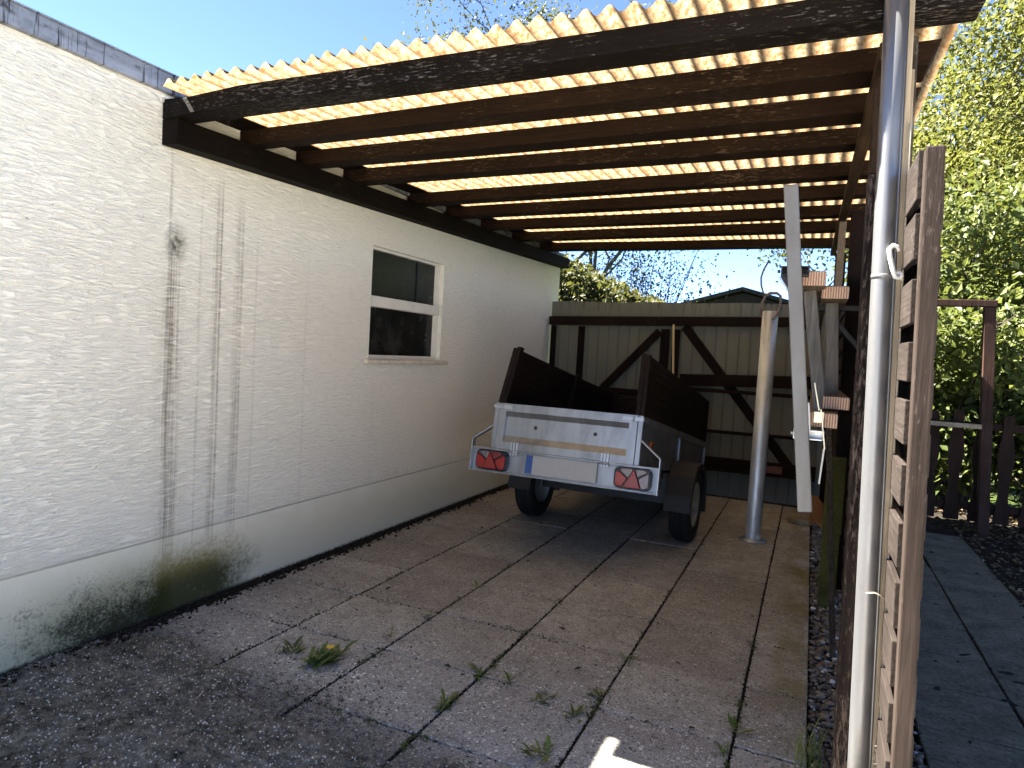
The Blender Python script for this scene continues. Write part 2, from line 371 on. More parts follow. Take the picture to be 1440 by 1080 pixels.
def leafm(name,a,b,tr=.45,c3=None):
    m=M(name); o=m.n('ShaderNodeNewGeometry').outputs['Random Per Island']
    c=m.ramp(o,[(0,a),(.85,b),(1,c3 or b)])
    c=m.mix(m.ramp(m.noise(m.pos((1.7,1.7,1.7)),1,3,.6),[(.38,.55),(.6,0)]),c,tuple(v*.42 for v in a))
    d=m.n('ShaderNodeBsdfPrincipled',{'Base Color':c,'Roughness':.5,'Specular IOR Level':.3}); t=m.n('ShaderNodeBsdfTranslucent',{'Color':m.mix(.5,c,(.10,.11,.015))})
    mx=m.n('ShaderNodeMixShader',{0:tr,1:d.outputs[0],2:t.outputs[0]}); m.t.links.new(mx.outputs[0],m.out.inputs[0]); return m.mat
LEAFY=leafm('spring_leaf',(0.104,0.1201,0.02539),(0.2005,0.2059,0.05255),.5); LEAFG=leafm('shrub_leaf',(0.0573,0.08464,0.01898),(0.1439,0.1712,0.04538),.45)
LEAFO=leafm('olive_leaf',(0.03606,0.04197,0.01241),(0.09832,0.09832,0.03525),.4); LEAFD=leafm('purple_leaf',(0.04,0.012,0.016),(0.08,0.028,0.032),.3)
LEAFW=leafm('weed_leaf',(0.075,0.125,0.0275),(0.1875,0.2375,0.0625),.3,(0.25,0.2,0.0875)); DRYL=leafm('dry_leaf',(0.07,0.042,0.021),(0.182,0.119,0.063),.1,(0.245,0.196,0.126))
BLADE=leafm('grass_blade',(.13,.18,.04),(.30,.33,.10),.3); PETAL=simple('dandelion_petal',(.75,.50,.02),.6)
BARK=soil('bark',(.035,.028,.022),(.12,.10,.08),20)
ROOFT=soil('dark_roof',(.03,.026,.024),(.06,.053,.05),8); BRICKW=soil('dark_gable_boards',(.03,.024,.02),(.06,.05,.042),12)

# ------------------------------------------------------------------ ground
g=MB(); g.add([(-300,-300,-.05),(300,-300,-.05),(300,300,-.05),(-300,300,-.05)],[(0,1,2,3)])
tag(g.build('ground',GRASSG),kind='structure')

# carport slabs, 50 cm grid, each a little out of level
def slabs(name,xs,ys,th,mat,gap=.0058,jit=.0028,n=5):
    V=[];F=[];T=[]
    for i in range(len(xs)-1):
        sh=random.uniform(-.015,.015)
        for j in range(len(ys)-1):
            x0,x1=xs[i]+gap*random.uniform(.5,1.1),xs[i+1]-gap*random.uniform(.5,1.1); y0,y1=ys[j]+sh+gap*random.uniform(.2,.8),ys[j+1]+sh-gap*random.uniform(.2,.8)
            o=len(V); t=random.random(); zz=[random.uniform(-jit,jit) for _ in range(4)]
            e=.004
            def ring(ins,dz):
                return [(x0+ins,y0+ins,zz[0]+dz),(x1-ins,y0+ins,zz[1]+dz),(x1-ins,y1-ins,zz[2]+dz),(x0+ins,y1-ins,zz[3]+dz)]
            V+=ring(e,0)+ring(0,-e)+ring(0,-th); T+=[t]*12
            F.append((o,o+1,o+2,o+3))
            for k in range(4):
                q=(k+1)%4; F+= [(o+k,o+4+k,o+4+q,o+q),(o+4+k,o+8+k,o+8+q,o+4+q)]
    o=arr_mesh(name,V,F,mat); a=o.data.attributes.new('tint','FLOAT','POINT'); a.data.foreach_set('value',np.array(T,dtype=np.float32)); return o
ys=[1.0+.5*k for k in range(13)]
ys[-1]=7.14
tag(slabs('paving',[-2.71,-2.155,-1.66,-1.175,-.67,-.168,.08],ys,.05,PAVE),kind='structure')
tag(slabs('path',[.46,.855,1.26],[1.75+.42*k for k in range(13)],.05,PATHM,jit=.004),kind='structure')
def relief(name,x0,x1,y0,y1,nx,ny,z,amp,mat,kind='structure'):
    X,Y=np.meshgrid(np.linspace(x0,x1,nx),np.linspace(y0,y1,ny)); Z=z+amp*rng.standard_normal(X.shape)
    V=np.stack([X,Y,Z],-1).reshape(-1,3); I=np.arange(nx*ny).reshape(ny,nx)
    F=np.stack([I[:-1,:-1],I[:-1,1:],I[1:,1:],I[1:,:-1]],-1).reshape(-1,4)
    return tag(arr_mesh(name,V,F,mat,smooth=True),kind=kind)
relief('slab_bed',-2.79,.075,.9,7.3,420,760,-.010,.003,JOINT)
relief('soil_bed',.462,4.8,1.72,8.4,130,220,-.015,.009,SOIL)
relief('wall_gap_soil',-2.785,-2.655,.92,7.2,12,520,-.004,.007,JOINT)
relief('gravel_bed',.082,.458,1.72,7.2,20,220,-.035,.004,SOIL)
g=MB(); g.add([(-.9,-14,-.004),(9,-14,-.004),(9,1.7,-.004),(-.9,1.7,-.004)],[(0,1,2,3)]); g.add([(-2.79,-14,-.004),(-.9,-14,-.004),(-.9,.9,-.004),(-2.79,.9,-.004)],[(0,1,2,3)]); tag(g.build('bounce_ground',soil('bounce_ground_pale',(.50,.46,.40),(.60,.555,.49),3,.2)),kind='structure')  # unseen pale ground, added to bounce sunlight onto the wall and carport
def vnoise(X,Y,sc,seed):
    r=np.random.default_rng(seed); G=r.random((64,64)); x=(X*sc)%63; y=(Y*sc)%63; i=x.astype(int); j=y.astype(int); fx=x-i; fy=y-j; fx=fx*fx*(3-2*fx); fy=fy*fy*(3-2*fy)
    return (G[i,j]*(1-fx)+G[i+1,j]*fx)*(1-fy)+(G[i,j+1]*(1-fx)+G[i+1,j+1]*fx)*fy
X,Y=np.meshgrid(np.linspace(-2.76,-.75,420),np.linspace(1.1,2.62,330))
Z=.5*vnoise(X+9,Y,4,1)+.25*vnoise(X+9,Y,11,2)+.15*vnoise(X+9,Y,28,3)+.10*vnoise(X+9,Y,60,4)
gmk=Y+.14*(X+2.76)-2.17+.22*(vnoise(X+9,Y,3.2,5)-.5)+.10*(vnoise(X+9,Y,12,8)-.5)
Z=-.002+.034*(Z-.33)-.034*np.clip((gmk+.10)/.22,0,1.5)+.0028*rng.standard_normal(Z.shape)
V=np.stack([X,Y,Z],-1).reshape(-1,3); I=np.arange(X.size).reshape(X.shape); F=np.stack([I[:-1,:-1],I[:-1,1:],I[1:,1:],I[1:,:-1]],-1).reshape(-1,4)
def gritm():
    m=M('grit_crust'); n=m.noise(m.pos((22,22,22)),1,6,.75); f=m.noise(m.pos((160,160,160)),1,3,.7)
    lw=m.noise(m.pos((4.5,4.5,4.5),(2,7,1)),1,3,.6)
    c=m.mix(m.ramp(m.math('ADD',m.math('ADD',m.math('MULTIPLY',n,.5),m.math('MULTIPLY',f,.3)),m.math('MULTIPLY',lw,.2)),[(.40,0),(.62,1)]),(.03,.027,.019),(.38,.355,.29))
    vc=m.n('ShaderNodeTexVoronoi',{'Vector':m.pos((1,1,1)),'Scale':100.}); hue=m.n('ShaderNodeSeparateColor',{0:vc.outputs['Color']}).outputs
    c=m.mix(m.math('MULTIPLY',m.math('GREATER_THAN',hue[0],.76),m.smooth(vc.outputs['Distance'],.5,.25)),c,(.80,.78,.74))
    return m.fin(c,.95,m.bump(m.math('ADD',n,f),.8,.012),spec=.1)
GRITM=gritm()
tag(arr_mesh('mossy_grit',V,F,GRITM,smooth=True),kind='structure')
# pebbles / grit / litter as stuff
def ico():
    bm=bmesh.new(); bmesh.ops.create_icosphere(bm,subdivisions=1,radius=1); v=np.array([p.co[:] for p in bm.verts]); f=np.array([[p.index for p in q.verts] for q in bm.faces]); bm.free(); return v,f
IV,IF=ico()
def scatter(P,sz,mat,name,flat=.6,base=(IV,IF),smooth=True):
    n=len(P); bv,bf=base
    s=sz[:,None,None]*np.array([1,1,flat])*rng.uniform(.65,1.25,(n,1,3)); a=rng.uniform(0,6.28,n); c,si=np.cos(a),np.sin(a)
    v=bv[None]*s*(1+.12*rng.standard_normal((n,len(bv),1)))
    w=np.stack([v[...,0]*c[:,None]-v[...,1]*si[:,None],v[...,0]*si[:,None]+v[...,1]*c[:,None],v[...,2]],-1)+P[:,None,:]
    F=bf[None]+(np.arange(n)*len(bv))[:,None,None]
    return arr_mesh(name,w.reshape(-1,3),F.reshape(-1,bf.shape[1]),mat,smooth=smooth)
n=8500; P=np.stack([rng.uniform(.088,.455,n),2.0+5.1*rng.random(n)**1.5,rng.uniform(-.03,-.004,n)],-1)
tag(scatter(P,rng.uniform(.006,.018,n),PEB,'gravel'),'grey and brown river pebbles along the kerb and under the louvred panels','gravel',kind='stuff')
n=15000; P=np.stack([rng.uniform(-2.75,-.2,n),1.4+1.5*rng.random(n)**1.3,np.full(n,.002)],-1)
keep=(P[:,1]+.14*(P[:,0]+2.76)+.12*np.sin(P[:,0]*5)+rng.normal(0,.14,n))<2.2; keep|=(rng.random(n)<.05)
P=P[keep]; tag(scatter(P,rng.uniform(.0015,.0055,len(P))*np.where(rng.random(len(P))<.08,1.9,1),PEB,'grit'),'loose pale and dark grit over the mossy slabs by the house wall','grit',kind='stuff')
n=5200; jx=rng.choice([-2.155,-1.66,-1.175,-.67,-.168],n); P=np.stack([jx+rng.normal(0,.006,n),1.6+5.4*rng.random(n)**1.4,np.full(n,-.004)],-1)
n2=1800; P2=np.stack([rng.uniform(-2.6,.05,n2),np.round(rng.uniform(1.9,6.5,n2)*2)/2+rng.normal(0,.012,n2),np.full(n2,-.004)],-1); P=np.concatenate([P,P2])
tag(scatter(P,rng.uniform(.002,.007,len(P)),JOINT,'joint_crumbs',.8),'crumbs of dark earth and moss filling the joints between the slabs','dirt',kind='stuff')
# dirt crumbs along the wall foot
n=1100; P=np.stack([-2.763+np.abs(rng.normal(0,.045,n)),rng.uniform(1.3,6.8,n),np.full(n,.004)],-1)
tag(scatter(P,rng.uniform(.003,.014,n),JOINT,'dirt_crumbs',.8),'dark crumbs of earth in the gap along the foot of the white wall','dirt',kind='stuff')
def leafquads(P,size,nrm=None,fold=.25,ratio=.5,spread=1.,droop=0.):
    n=len(P); N=rng.standard_normal((n,3)); N/=np.linalg.norm(N,axis=1)[:,None]
    if nrm is not None:
        N=N*spread+nrm; N/=np.linalg.norm(N,axis=1)[:,None]
    T=rng.standard_normal((n,3)); T[:,2]-=droop; T-=N*(T*N).sum(1)[:,None]; T/=np.linalg.norm(T,axis=1)[:,None]; B=np.cross(N,T)
    s=np.asarray(size)[:,None] if hasattr(size,'__len__') else size
    a=P-T*s*.5; b=P+B*s*ratio*.5+N*s*fold*.3; c=P+T*s*.5; d=P-B*s*ratio*.5+N*s*fold*.3
    V=np.stack([a,b,c,d],1).reshape(-1,3); F=(np.arange(n)*4)[:,None]+np.array([0,1,2,3]); return V,F
n=2600; P=np.stack([rng.choice([-2.155,-1.66,-1.175,-.67,-.168],n)+rng.normal(0,.010,n),1.9+2.2*rng.random(n)**1.6,rng.uniform(0,.008,n)],-1)
n2=900; P2=np.stack([rng.uniform(-2.6,0,n2),rng.choice([2.0,2.5,3.0],n2)+rng.normal(0,.012,n2),rng.uniform(0,.008,n2)],-1); P=np.concatenate([P,P2]); P=P[(np.sin(P[:,0]*31+P[:,1]*9)+np.sin(P[:,1]*17+P[:,0]*5))>.55]
V,F=leafquads(P,rng.uniform(.006,.022,len(P)),np.array([0,-.3,1.]),.5,.4,.8)
tag(arr_mesh('moss',V,F,leafm('moss_leaf',(.05,.07,.018),(.13,.15,.04),.2,(.15,.11,.05))),'green moss and seedlings growing along the slab joints','moss',kind='stuff')
n=3200; P=np.stack([1.25+np.abs(rng.normal(.3,.8,n)),rng.uniform(2,8.4,n),rng.uniform(.0,.02,n)],-1)
V,F=leafquads(P,rng.uniform(.02,.06,n),np.array([0,0,1.]),.5,.55,.45)
tag(arr_mesh('leaf_litter',V,F,DRYL),'dry brown leaves strewn over the soil beside the path','leaf litter',kind='stuff')
n=26; P=np.stack([rng.uniform(-2.4,0,n),rng.uniform(2.4,5.6,n),np.full(n,.006)],-1)
V,F=leafquads(P,rng.uniform(.015,.045,n),np.array([0,0,1.]),.6,.4,.35)
tag(arr_mesh('slab_litter',V,F,soil('brown_litter',(.02,.014,.01),(.07,.045,.03),40)),'small dry leaves and twigs lying on the paving slabs','leaf litter',kind='stuff')

# ------------------------------------------------------------------ house
WX=-2.763
house=empty('house',(WX,3.,0),0,'white rendered flat roofed house wall with grey zinc edge, left of the carport','house')
hy0,hy1,hz=-3.2,7.5,2.44
wy0,wy1,wz0,wz1=3.835,4.805,1.25,2.025; D=.085
mb=MB()
def rect(y0,y1,z0,z1,x=WX): mb.add([(x,y0,z0),(x,y1,z0),(x,y1,z1),(x,y0,z1)],[(0,1,2,3)])
rect(hy0,wy0,-.05,hz); rect(wy1,hy1,-.05,hz); rect(wy0,wy1,-.05,wz0); rect(wy0,wy1,wz1,hz)
x1=WX-D
mb.add([(WX,wy0,wz0),(WX,wy1,wz0),(WX,wy1,wz1),(WX,wy0,wz1),(x1,wy0,wz0),(x1,wy1,wz0),(x1,wy1,wz1),(x1,wy0,wz1)],[(0,4,5,1),(1,5,6,2),(2,6,7,3),(3,7,4,0)])
xb=WX-6
mb.add([(WX,hy0,-.05),(xb,hy0,-.05),(xb,hy1,-.05),(WX,hy1,-.05),(WX,hy0,hz),(xb,hy0,hz),(xb,hy1,hz),(WX,hy1,hz)],[(0,1,5,4),(1,2,6,5),(2,3,7,6)])
mb.build('wall',STUCCO,house)
mb=MB(); mb.box(WX-6.03,WX+.03,hy0-.03,hy1+.03,2.433,2.515); mb.box(WX-6.035,WX+.036,hy0-.035,hy1+.035,2.515,2.523); fl=mb.build('flashing',FLASH,house,bevel=.003)
mb=MB(); mb.box(WX-5.9,WX-.12,hy0+.1,hy1-.1,2.523,2.535); mb.build('roof',ROOFT,house)
xf0,xf1=x1,x1+.05
mb=MB()
mb.box(xf0,xf1,wy0,wy0+.022,wz0,wz1); mb.box(xf0,xf1,wy1-.03,wy1,wz0,wz1); mb.box(xf0,xf1,wy0+.022,wy1-.03,wz1-.018,wz1); mb.box(xf0,xf1,wy0+.022,wy1-.03,wz0,wz0+.03)
mb.box(xf0,WX-.012,wy0+.022,wy1-.03,1.613,1.688)
wfr=mb.build('window',FRAMEP,house,bevel=.003)
tag(wfr,'cream two part window with dark panes')
mb=MB(); mb.box(xf0+.008,xf0+.016,wy0+.022,wy1-.03,1.688,wz1-.018); o=mb.build('pane',GLASSU,house); o.parent=wfr
mb=MB(); mb.box(xf0+.016,xf0+.026,4.50,4.515,1.688,wz1-.018); o=mb.build('glazing_bar',BLACKP,house); o.parent=wfr
mb=MB(); mb.box(xf0+.008,xf0+.016,wy0+.022,wy1-.03,wz0+.03,1.613); o=mb.build('pane',GLASSL,house); o.parent=wfr
mb=MB(); mb.beam((WX-.02,wy0-.045,1.236),(WX-.02,wy1+.10,1.236),.09,.03); o=mb.build('sill',SILL,house,bevel=.006,seg=3); o.parent=wfr

# ------------------------------------------------------------------ carport
def zl(y): return 2.25+.03*y
def zr(y): return 2.25+.03*y
XL,XR=-2.72,.13
def zroof(x,y): t=(x-XL)/(XR-XL); return zl(y)*(1-t)+zr(y)*t
cp=empty('carport',(-1.3,4.8,0),0,'dark timber lean-to carport with corrugated translucent roof and zinc downpipe, built against the white house','carport')
# each rafter: x, front y, back y at two points (they lie slightly out of parallel)
RF=[(-1.25,2.121,2.258,-.19,2.110,2.233),(-1.5,2.580,2.703,-.21,2.519,2.673),(-1.74,3.011,3.140,-.24,2.952,3.097),(-1.98,3.447,3.584,-.26,3.391,3.525),(-2.38,4.175,4.302,-.30,4.017,4.135),(-2.69,4.725,4.867,-.33,4.552,4.668),(-2.6,5.34,5.46,-.37,5.196,5.312),(-2.6,6.01,6.15,-.40,5.832,5.978),(-2.6,6.75,6.91,-.46,6.72,6.88)]
def ry(i,x):
    a=RF[i]; t=(x-a[0])/(a[3]-a[0]); return a[1]+t*(a[4]-a[1]),a[2]+t*(a[5]-a[2])
raf=[a[2] for a in RF]
xe=[.37,.30,.30,.31,.30,.30,.31,.30,.30]
for i,y in enumerate(raf):
    h=.076
    mb=MB(); n=7
    V=[];F=[]
    for k in range(n):
        x=-2.755+(xe[i]+2.755)*k/(n-1); zb=zroof(x,ry(i,x)[1])+random.uniform(-.002,.002); cut=.03 if k==n-1 else 0
        ya,yb_=ry(i,x); za=zroof(x,ya)-zroof(x,yb_)
        if i==0 and x<-2.2: ya=max(ya,2.121+(-2.2-x)*.12)
        V+=[(x-cut,ya,zb+za),(x-cut,yb_,zb),(x,yb_,zb+h),(x,ya,zb+h+za)]
    for k in range(n-1):
        for a in range(4): b=(a+1)%4; F.append((k*4+a,k*4+b,k*4+4+b,k*4+4+a))
    F+=[(3,2,1,0),(n*4-4,n*4-3,n*4-2,n*4-1)]
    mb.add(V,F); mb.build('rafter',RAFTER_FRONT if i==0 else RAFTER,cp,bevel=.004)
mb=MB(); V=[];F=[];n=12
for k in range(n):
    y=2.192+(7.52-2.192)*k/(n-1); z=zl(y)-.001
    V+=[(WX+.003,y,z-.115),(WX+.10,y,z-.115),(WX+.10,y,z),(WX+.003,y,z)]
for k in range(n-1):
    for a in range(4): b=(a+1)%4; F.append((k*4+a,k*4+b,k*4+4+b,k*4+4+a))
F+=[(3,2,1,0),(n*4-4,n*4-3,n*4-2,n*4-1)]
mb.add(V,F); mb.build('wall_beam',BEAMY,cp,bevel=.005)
mb=MB(); V=[];F=[]
for k in range(n):
    y=2.28+(7.0-2.28)*k/(n-1); z=zr(y)-.001; xx=.116-.0075*(y-2.28)
    V+=[(xx,y,z-.05),(xx+.045,y,z-.05),(xx+.045,y,z),(xx,y,z)]
F=[]
for k in range(n-1):
    for a in range(4): b=(a+1)%4; F.append((k*4+a,k*4+b,k*4+4+b,k*4+4+a))
F+=[(3,2,1,0),(n*4-4,n*4-3,n*4-2,n*4-1)]
mb.add(V,F); mb.build('edge_beam',BEAMB,cp,bevel=.003)
# corrugated sheet: real wave, resting on the rafters
def corr(name,y0,y1,lift,NX=650,NY=30):
    xs=np.linspace(-2.60,.33,NX); ysr=np.concatenate([[y0],np.linspace(y0+.04,y1,NY-1)]); V=[];val=[]
    for y in ysr:
        for x in xs:
            ph=math.cos((x+2.7)/.0765*2*math.pi)
            edge=.006*math.sin(x*9)+.004*math.sin(x*23) if y==y0 else 0
            V.append((x,y+edge-.015*(x+2.5)*(y==y0),zroof(x,y)+.077+.0145+.0135*ph+.002*math.sin(3.1*y+x*2)+lift)); val.append(.5-.5*ph)
    I=np.arange(NX*NY).reshape(NY,NX); F=np.stack([I[:-1,:-1],I[:-1,1:],I[1:,1:],I[1:,:-1]],-1).reshape(-1,4)
    sh=arr_mesh(name,V,F,SHEET,root=cp,smooth=True); a=sh.data.attributes.new('valley','FLOAT','POINT'); a.data.foreach_set('value',np.array(val,dtype=np.float32))
corr('roof_sheet',2.045,5.60,.0); corr('roof_sheet',5.42,7.46,.004,650,16)
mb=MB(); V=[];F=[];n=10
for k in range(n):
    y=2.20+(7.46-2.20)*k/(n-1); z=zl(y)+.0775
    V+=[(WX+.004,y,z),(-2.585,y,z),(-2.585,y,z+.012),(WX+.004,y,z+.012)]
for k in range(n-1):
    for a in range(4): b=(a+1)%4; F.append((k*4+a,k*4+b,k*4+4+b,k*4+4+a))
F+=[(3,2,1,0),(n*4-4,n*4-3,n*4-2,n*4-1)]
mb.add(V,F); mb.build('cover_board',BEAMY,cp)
# front post (two timbers), further posts
def lean(z,x,k=.03): return x+k*(2.2-z)
def upright(mb,x0,x1,y0,y1,z0,z1,k=.03,kr=None):
    kr=k if kr is None else kr
    v=[]
    for z in (z0,z1):
        v+=[(lean(z,x0,k),y0,z),(lean(z,x1,kr),y0,z),(lean(z,x1,kr),y1,z),(lean(z,x0,k),y1,z)]
    mb.add(v,[(3,2,1,0),(4,5,6,7),(0,1,5,4),(1,2,6,5),(2,3,7,6),(3,0,4,7)])
mb=MB(); upright(mb,.108,.163,2.255,2.34,-.05,1.93,.016); mb.build('post',POSTP,cp,bevel=.006)
mb=MB(); upright(mb,.110,.160,2.262,2.33,1.932,2.19,.016); mb.build('post_head',BEAMB,cp,bevel=.004)
mb=MB(); upright(mb,.166,.215,2.25,2.345,-.05,2.312,.024); mb.build('post',POSTZ,cp,bevel=.006)
mb=MB(); upright(mb,.157,.270,4.66,4.78,-.05,2.33,.012); mb.build('post',FENCEWZ,cp,bevel=.005)
mb=MB(); upright(mb,.13,.22,7.08,7.18,-.05,2.45,.008); mb.build('post',FENCEWZ,cp,bevel=.005)
mb=MB(); upright(mb,.100,.145,5.10,5.15,1.0,2.36,.0); mb.build('brace',LADW,cp,bevel=.003)
mb=MB(); upright(mb,.188,.204,2.20,2.245,.0,2.20,.024); mb.build('batten',PALEW,cp,bevel=.002)
# zinc downpipe in front of the post
PK=.027; PXC=.138; PY=2.062
mb=MB(); pts=[(lean(z,PXC,PK),PY,z) for z in (-.02,.4,.8,1.2,1.6,2.0,2.36)]
mb.tube(pts,.0265,28); mb.tube([(lean(1.60,PXC,PK),PY,1.60),(lean(1.612,PXC,PK),PY,1.612)],.0275,28); mb.tube([(p[0]+.027,PY-.006,p[2]) for p in pts],.0045,8)
dp=mb.build('downpipe',PIPE,cp)
mb=MB(); upright(mb,PXC+.031,PXC+.044,PY-.012,PY+.03,.0,2.36,PK); mb.build('pipe_reflection_strip',PALEW,cp,bevel=.002)  # pale strip standing in for the tan reflection along the pipe seam
# cord and hook
ck=empty('plastic_hook',(.19,2.03,1.55),0,'white plastic hook hanging on a pale cord beside the zinc downpipe','hook')
mb=MB(); c0=Vector((lean(1.655,PXC+.024,PK),PY-.036,1.655))
pts=[c0+Vector((.012,0,-.045)),c0+Vector((.016,-.004,-.06)),c0+Vector((.004,-.006,-.055)),c0+Vector((-.004,-.004,-.03)),c0+Vector((-.012,-.004,.0)),c0+Vector((-.014,-.002,.018)),c0+Vector((-.006,-.002,.028)),c0+Vector((.004,-.002,.024)),c0+Vector((.008,-.002,.012))]
mb.tube(pts,[.006,.0065,.006,.006,.006,.006,.0058,.005,.004],10); mb.lathe([(.004,-.006),(.011,-.005),(.011,.005),(.004,.006)],c0+Vector((.012,-.002,-.05)),(0,1,0),14); mb.build('hook',WHITEP,ck)
cx_=lambda z:lean(z,PXC+.046,PK)
mb=MB(); mb.tube([(cx_(z),PY-.016+.002*math.sin(z*9),z) for z in np.linspace(.34,2.0,14)],.0026,6)
kn=[(cx_(.36)-.004+.006*math.sin(k*2.1),PY-.018+.004*math.cos(k*1.7),.36-.0042*k) for k in range(34)]; mb.tube(kn,.0026,6)
mb.tube([(cx_(.75),PY-.018,.75),(cx_(.75)-.03,PY-.03,.765),(cx_(.75)-.05,PY-.03,.76)],.002,6)
mb.build('cord',CORD,ck)

# ------------------------------------------------------------------ louvred fence panels on the right
def panel(y0,y1,top,label,xa=.19,k=.022,p=.0725):
    xb=xa+.039
    r=empty('louvred_panel',(xa,(y0+y1)/2,0),0,label,'fence panel','louvred timber panels along the right of the carport')
    for yy in (y0,y1-.04):
        mb=MB(); upright(mb,xa,xb,yy,yy+.04,-.02,top,k); mb.build('stile',STILEW,r,bevel=.004)
    mb=MB(); z=top-.055; i=0
    while z>.06:
        h=.104; inner=(i%2==0); za,zb=z-h/2+random.uniform(-.006,.006),z+h/2+random.uniform(-.006,.006)
        off=xa-.010 if inner else xb-.006; t=.014; v=[]; e=random.uniform(0,.012)
        for yy,dz in ((y0+.0405,0),(y1-.0405,random.uniform(-.008,.008))):
            for zz in (za,zb):
                o=lean(zz,off,k); v+=[(o,yy,zz+dz),(o+t,yy,zz+dz)]
        mb.add(v,[(0,2,3,1),(4,5,7,6),(0,1,5,4),(2,6,7,3),(0,4,6,2),(1,3,7,5)])
        z-=p; i+=1
    mb.build('slats',PANELW,r,bevel=.002)
    return r
panel(1.80,2.235,1.87,'narrow weathered louvred panel nearest the camera, its sunlit stile right of the downpipe',.194,.0235)
panel(2.40,4.62,1.90,'long louvred panel in deep shade behind the hanging ladders',.235,.012)
panel(4.80,7.06,1.90,'louvred panel farthest from the camera, reaching the metal fence',.20,.008)

# ------------------------------------------------------------------ back fence
FY=7.17
bf=empty('metal_fence',(-1.3,FY,0),0,'beige ribbed metal fence with dark timber bracing closing the back of the carport','fence')
prof=[]; x=-2.745
while x<.30:
    prof+=[(x,0.),(x+.094,0.),(x+.100,-.012),(x+.108,-.012),(x+.114,0.)]; x+=.114
V=[];F=[]
for x,dy in prof:
    sag=.004*math.sin(x*7)+.01*(x+2.7)
    V+=[(x,FY+.09+dy,-.045),(x,FY+.09+dy,1.955+sag)]
m_=len(prof); V=V+[(a,b+.004,c) for a,b,c in V]
for k in range(m_-1): F+=[(2*k,2*k+2,2*k+3,2*k+1)]
for k in range(m_-1): F+=[(2*m_+2*k,2*m_+2*k+1,2*m_+2*k+3,2*m_+2*k+2),(2*k+1,2*k+3,2*m_+2*k+3,2*m_+2*k+1)]
mb=MB(); mb.add(V,F); mb.build('sheet',FSHEET,bf)
def rail(z0,z1,x0=-2.74,x1=.10,h=.075,y=FY+.03,name='rail',w=.055):
    mb=MB(); mb.beam((x0,y,z0),(x1,y,z1),w,h); mb.build(name,FENCEWX,bf,bevel=.004)
rail(1.735,1.805,h=.095); rail(1.165,1.22,-1.25,h=.12); rail(1.00,.99,-2.70,-1.29,.07); rail(1.075,1.075,-1.2,h=.035,y=FY-.02); rail(.64,.665,-2.7,h=.03); rail(.33,.345,h=.11); rail(.27,.28,-1.2,.1,.02,FY-.015)
for x,w in ((-2.70,.06),(-2.37,.075),(-1.44,.09),(-1.325,.075)):
    mb=MB(); mb.box(x-w/2,x+w/2,FY+.057,FY+.07,-.02,1.685); mb.build('post',FENCEWZ,bf,bevel=.002)
mb=MB(); mb.beam((-1.50,FY+.045,1.66),(-2.12,FY+.045,.98),.08,.028,(0,1,0)); mb.build('brace',FENCEWZ,bf)
mb=MB(); mb.beam((-1.24,FY+.045,1.72),(-.12,FY+.045,.34),.09,.028,(0,1,0)); mb.build('brace',FENCEWZ,bf)
mb=MB(); mb.box(-.42,-.20,FY-.028,FY-.004,.30,.37); mb.build('offcut_board',wood('pinkish_board',(.12,.06,.05),(.25,.14,.12),'x'),bf,bevel=.003)

# ------------------------------------------------------------------ trailer
X0,Y0,TH,PH,HZ=-1.427,5.249,-.028,R(9.3),.28
tr=empty('utility_trailer',(X0,Y0,0),TH,'galvanised box trailer with dark wooden side boards, parked nose down under the carport','trailer')
cph,sph=math.cos(PH),math.sin(PH)
def pit(p): return Vector((p.x,p.y*cph+p.z*sph,-p.y*sph+p.z*cph+HZ))
def tpart(name,mb,mats,parent=None,bevel=0,pitch=True,label=None):
    if pitch: mb.xf(pit)
    o=mb.build(name,mats,tr,local=True,bevel=bevel)
    if parent: o.parent=parent
    if label: o['label']=label
    return o
W,YR,YF,Z0,Z1=.517,-1.105,1.34,.235,.545
mb=MB(); mb.box(-W+.01,W-.01,YR+.02,YF-.02,Z0-.025,Z0-.004); tpart('floor',mb,DARKST)
for s in (-1,1):
    mb=MB(); xo=s*W; xi=s*(W-.022)
    a,b=min(xo,xi),max(xo,xi); mb.box(a,b,YR,YF,Z0,Z0+.05); mb.box(a,b,YR,YF,Z1-.055,Z1); mb.box(min(s*(W-.012),s*(W-.016)),max(s*(W-.012),s*(W-.016)),YR,YF,Z0+.05,Z1-.055)
    for yy in (YR,0.1,YF-.03): mb.box(min(xo,s*(W-.012)),max(xo,s*(W-.012)),yy,yy+.03,Z0+.05,Z1-.055)
    tpart('steel_side',mb,TRST,bevel=.002)
mb=MB(); mb.box(-W+.024,W-.024,YF-.022,YF,Z0,Z1); tpart('steel_front',mb,TRST,bevel=.002)
# tail board: flanged frame and pressed, recessed panel
WT=W-.034
for q in (-1,1):
    mb=MB(); mb.box(min(q*(W-.030),q*W),max(q*(W-.030),q*W),YR-.028,YR-.001,Z0-.002,Z1); tpart('corner_post',mb,TRST,bevel=.002)
mb=MB(); y0,y1=YR-.030,YR-.002
mb.box(-WT,WT,y0,y1,Z1-.052,Z1); mb.box(-WT,-WT+.052,y0,y1,Z0,Z1-.052); mb.box(WT-.052,WT,y0,y1,Z0,Z1-.052); mb.box(-WT+.052,WT-.052,y0,y1,Z0,Z0+.048)
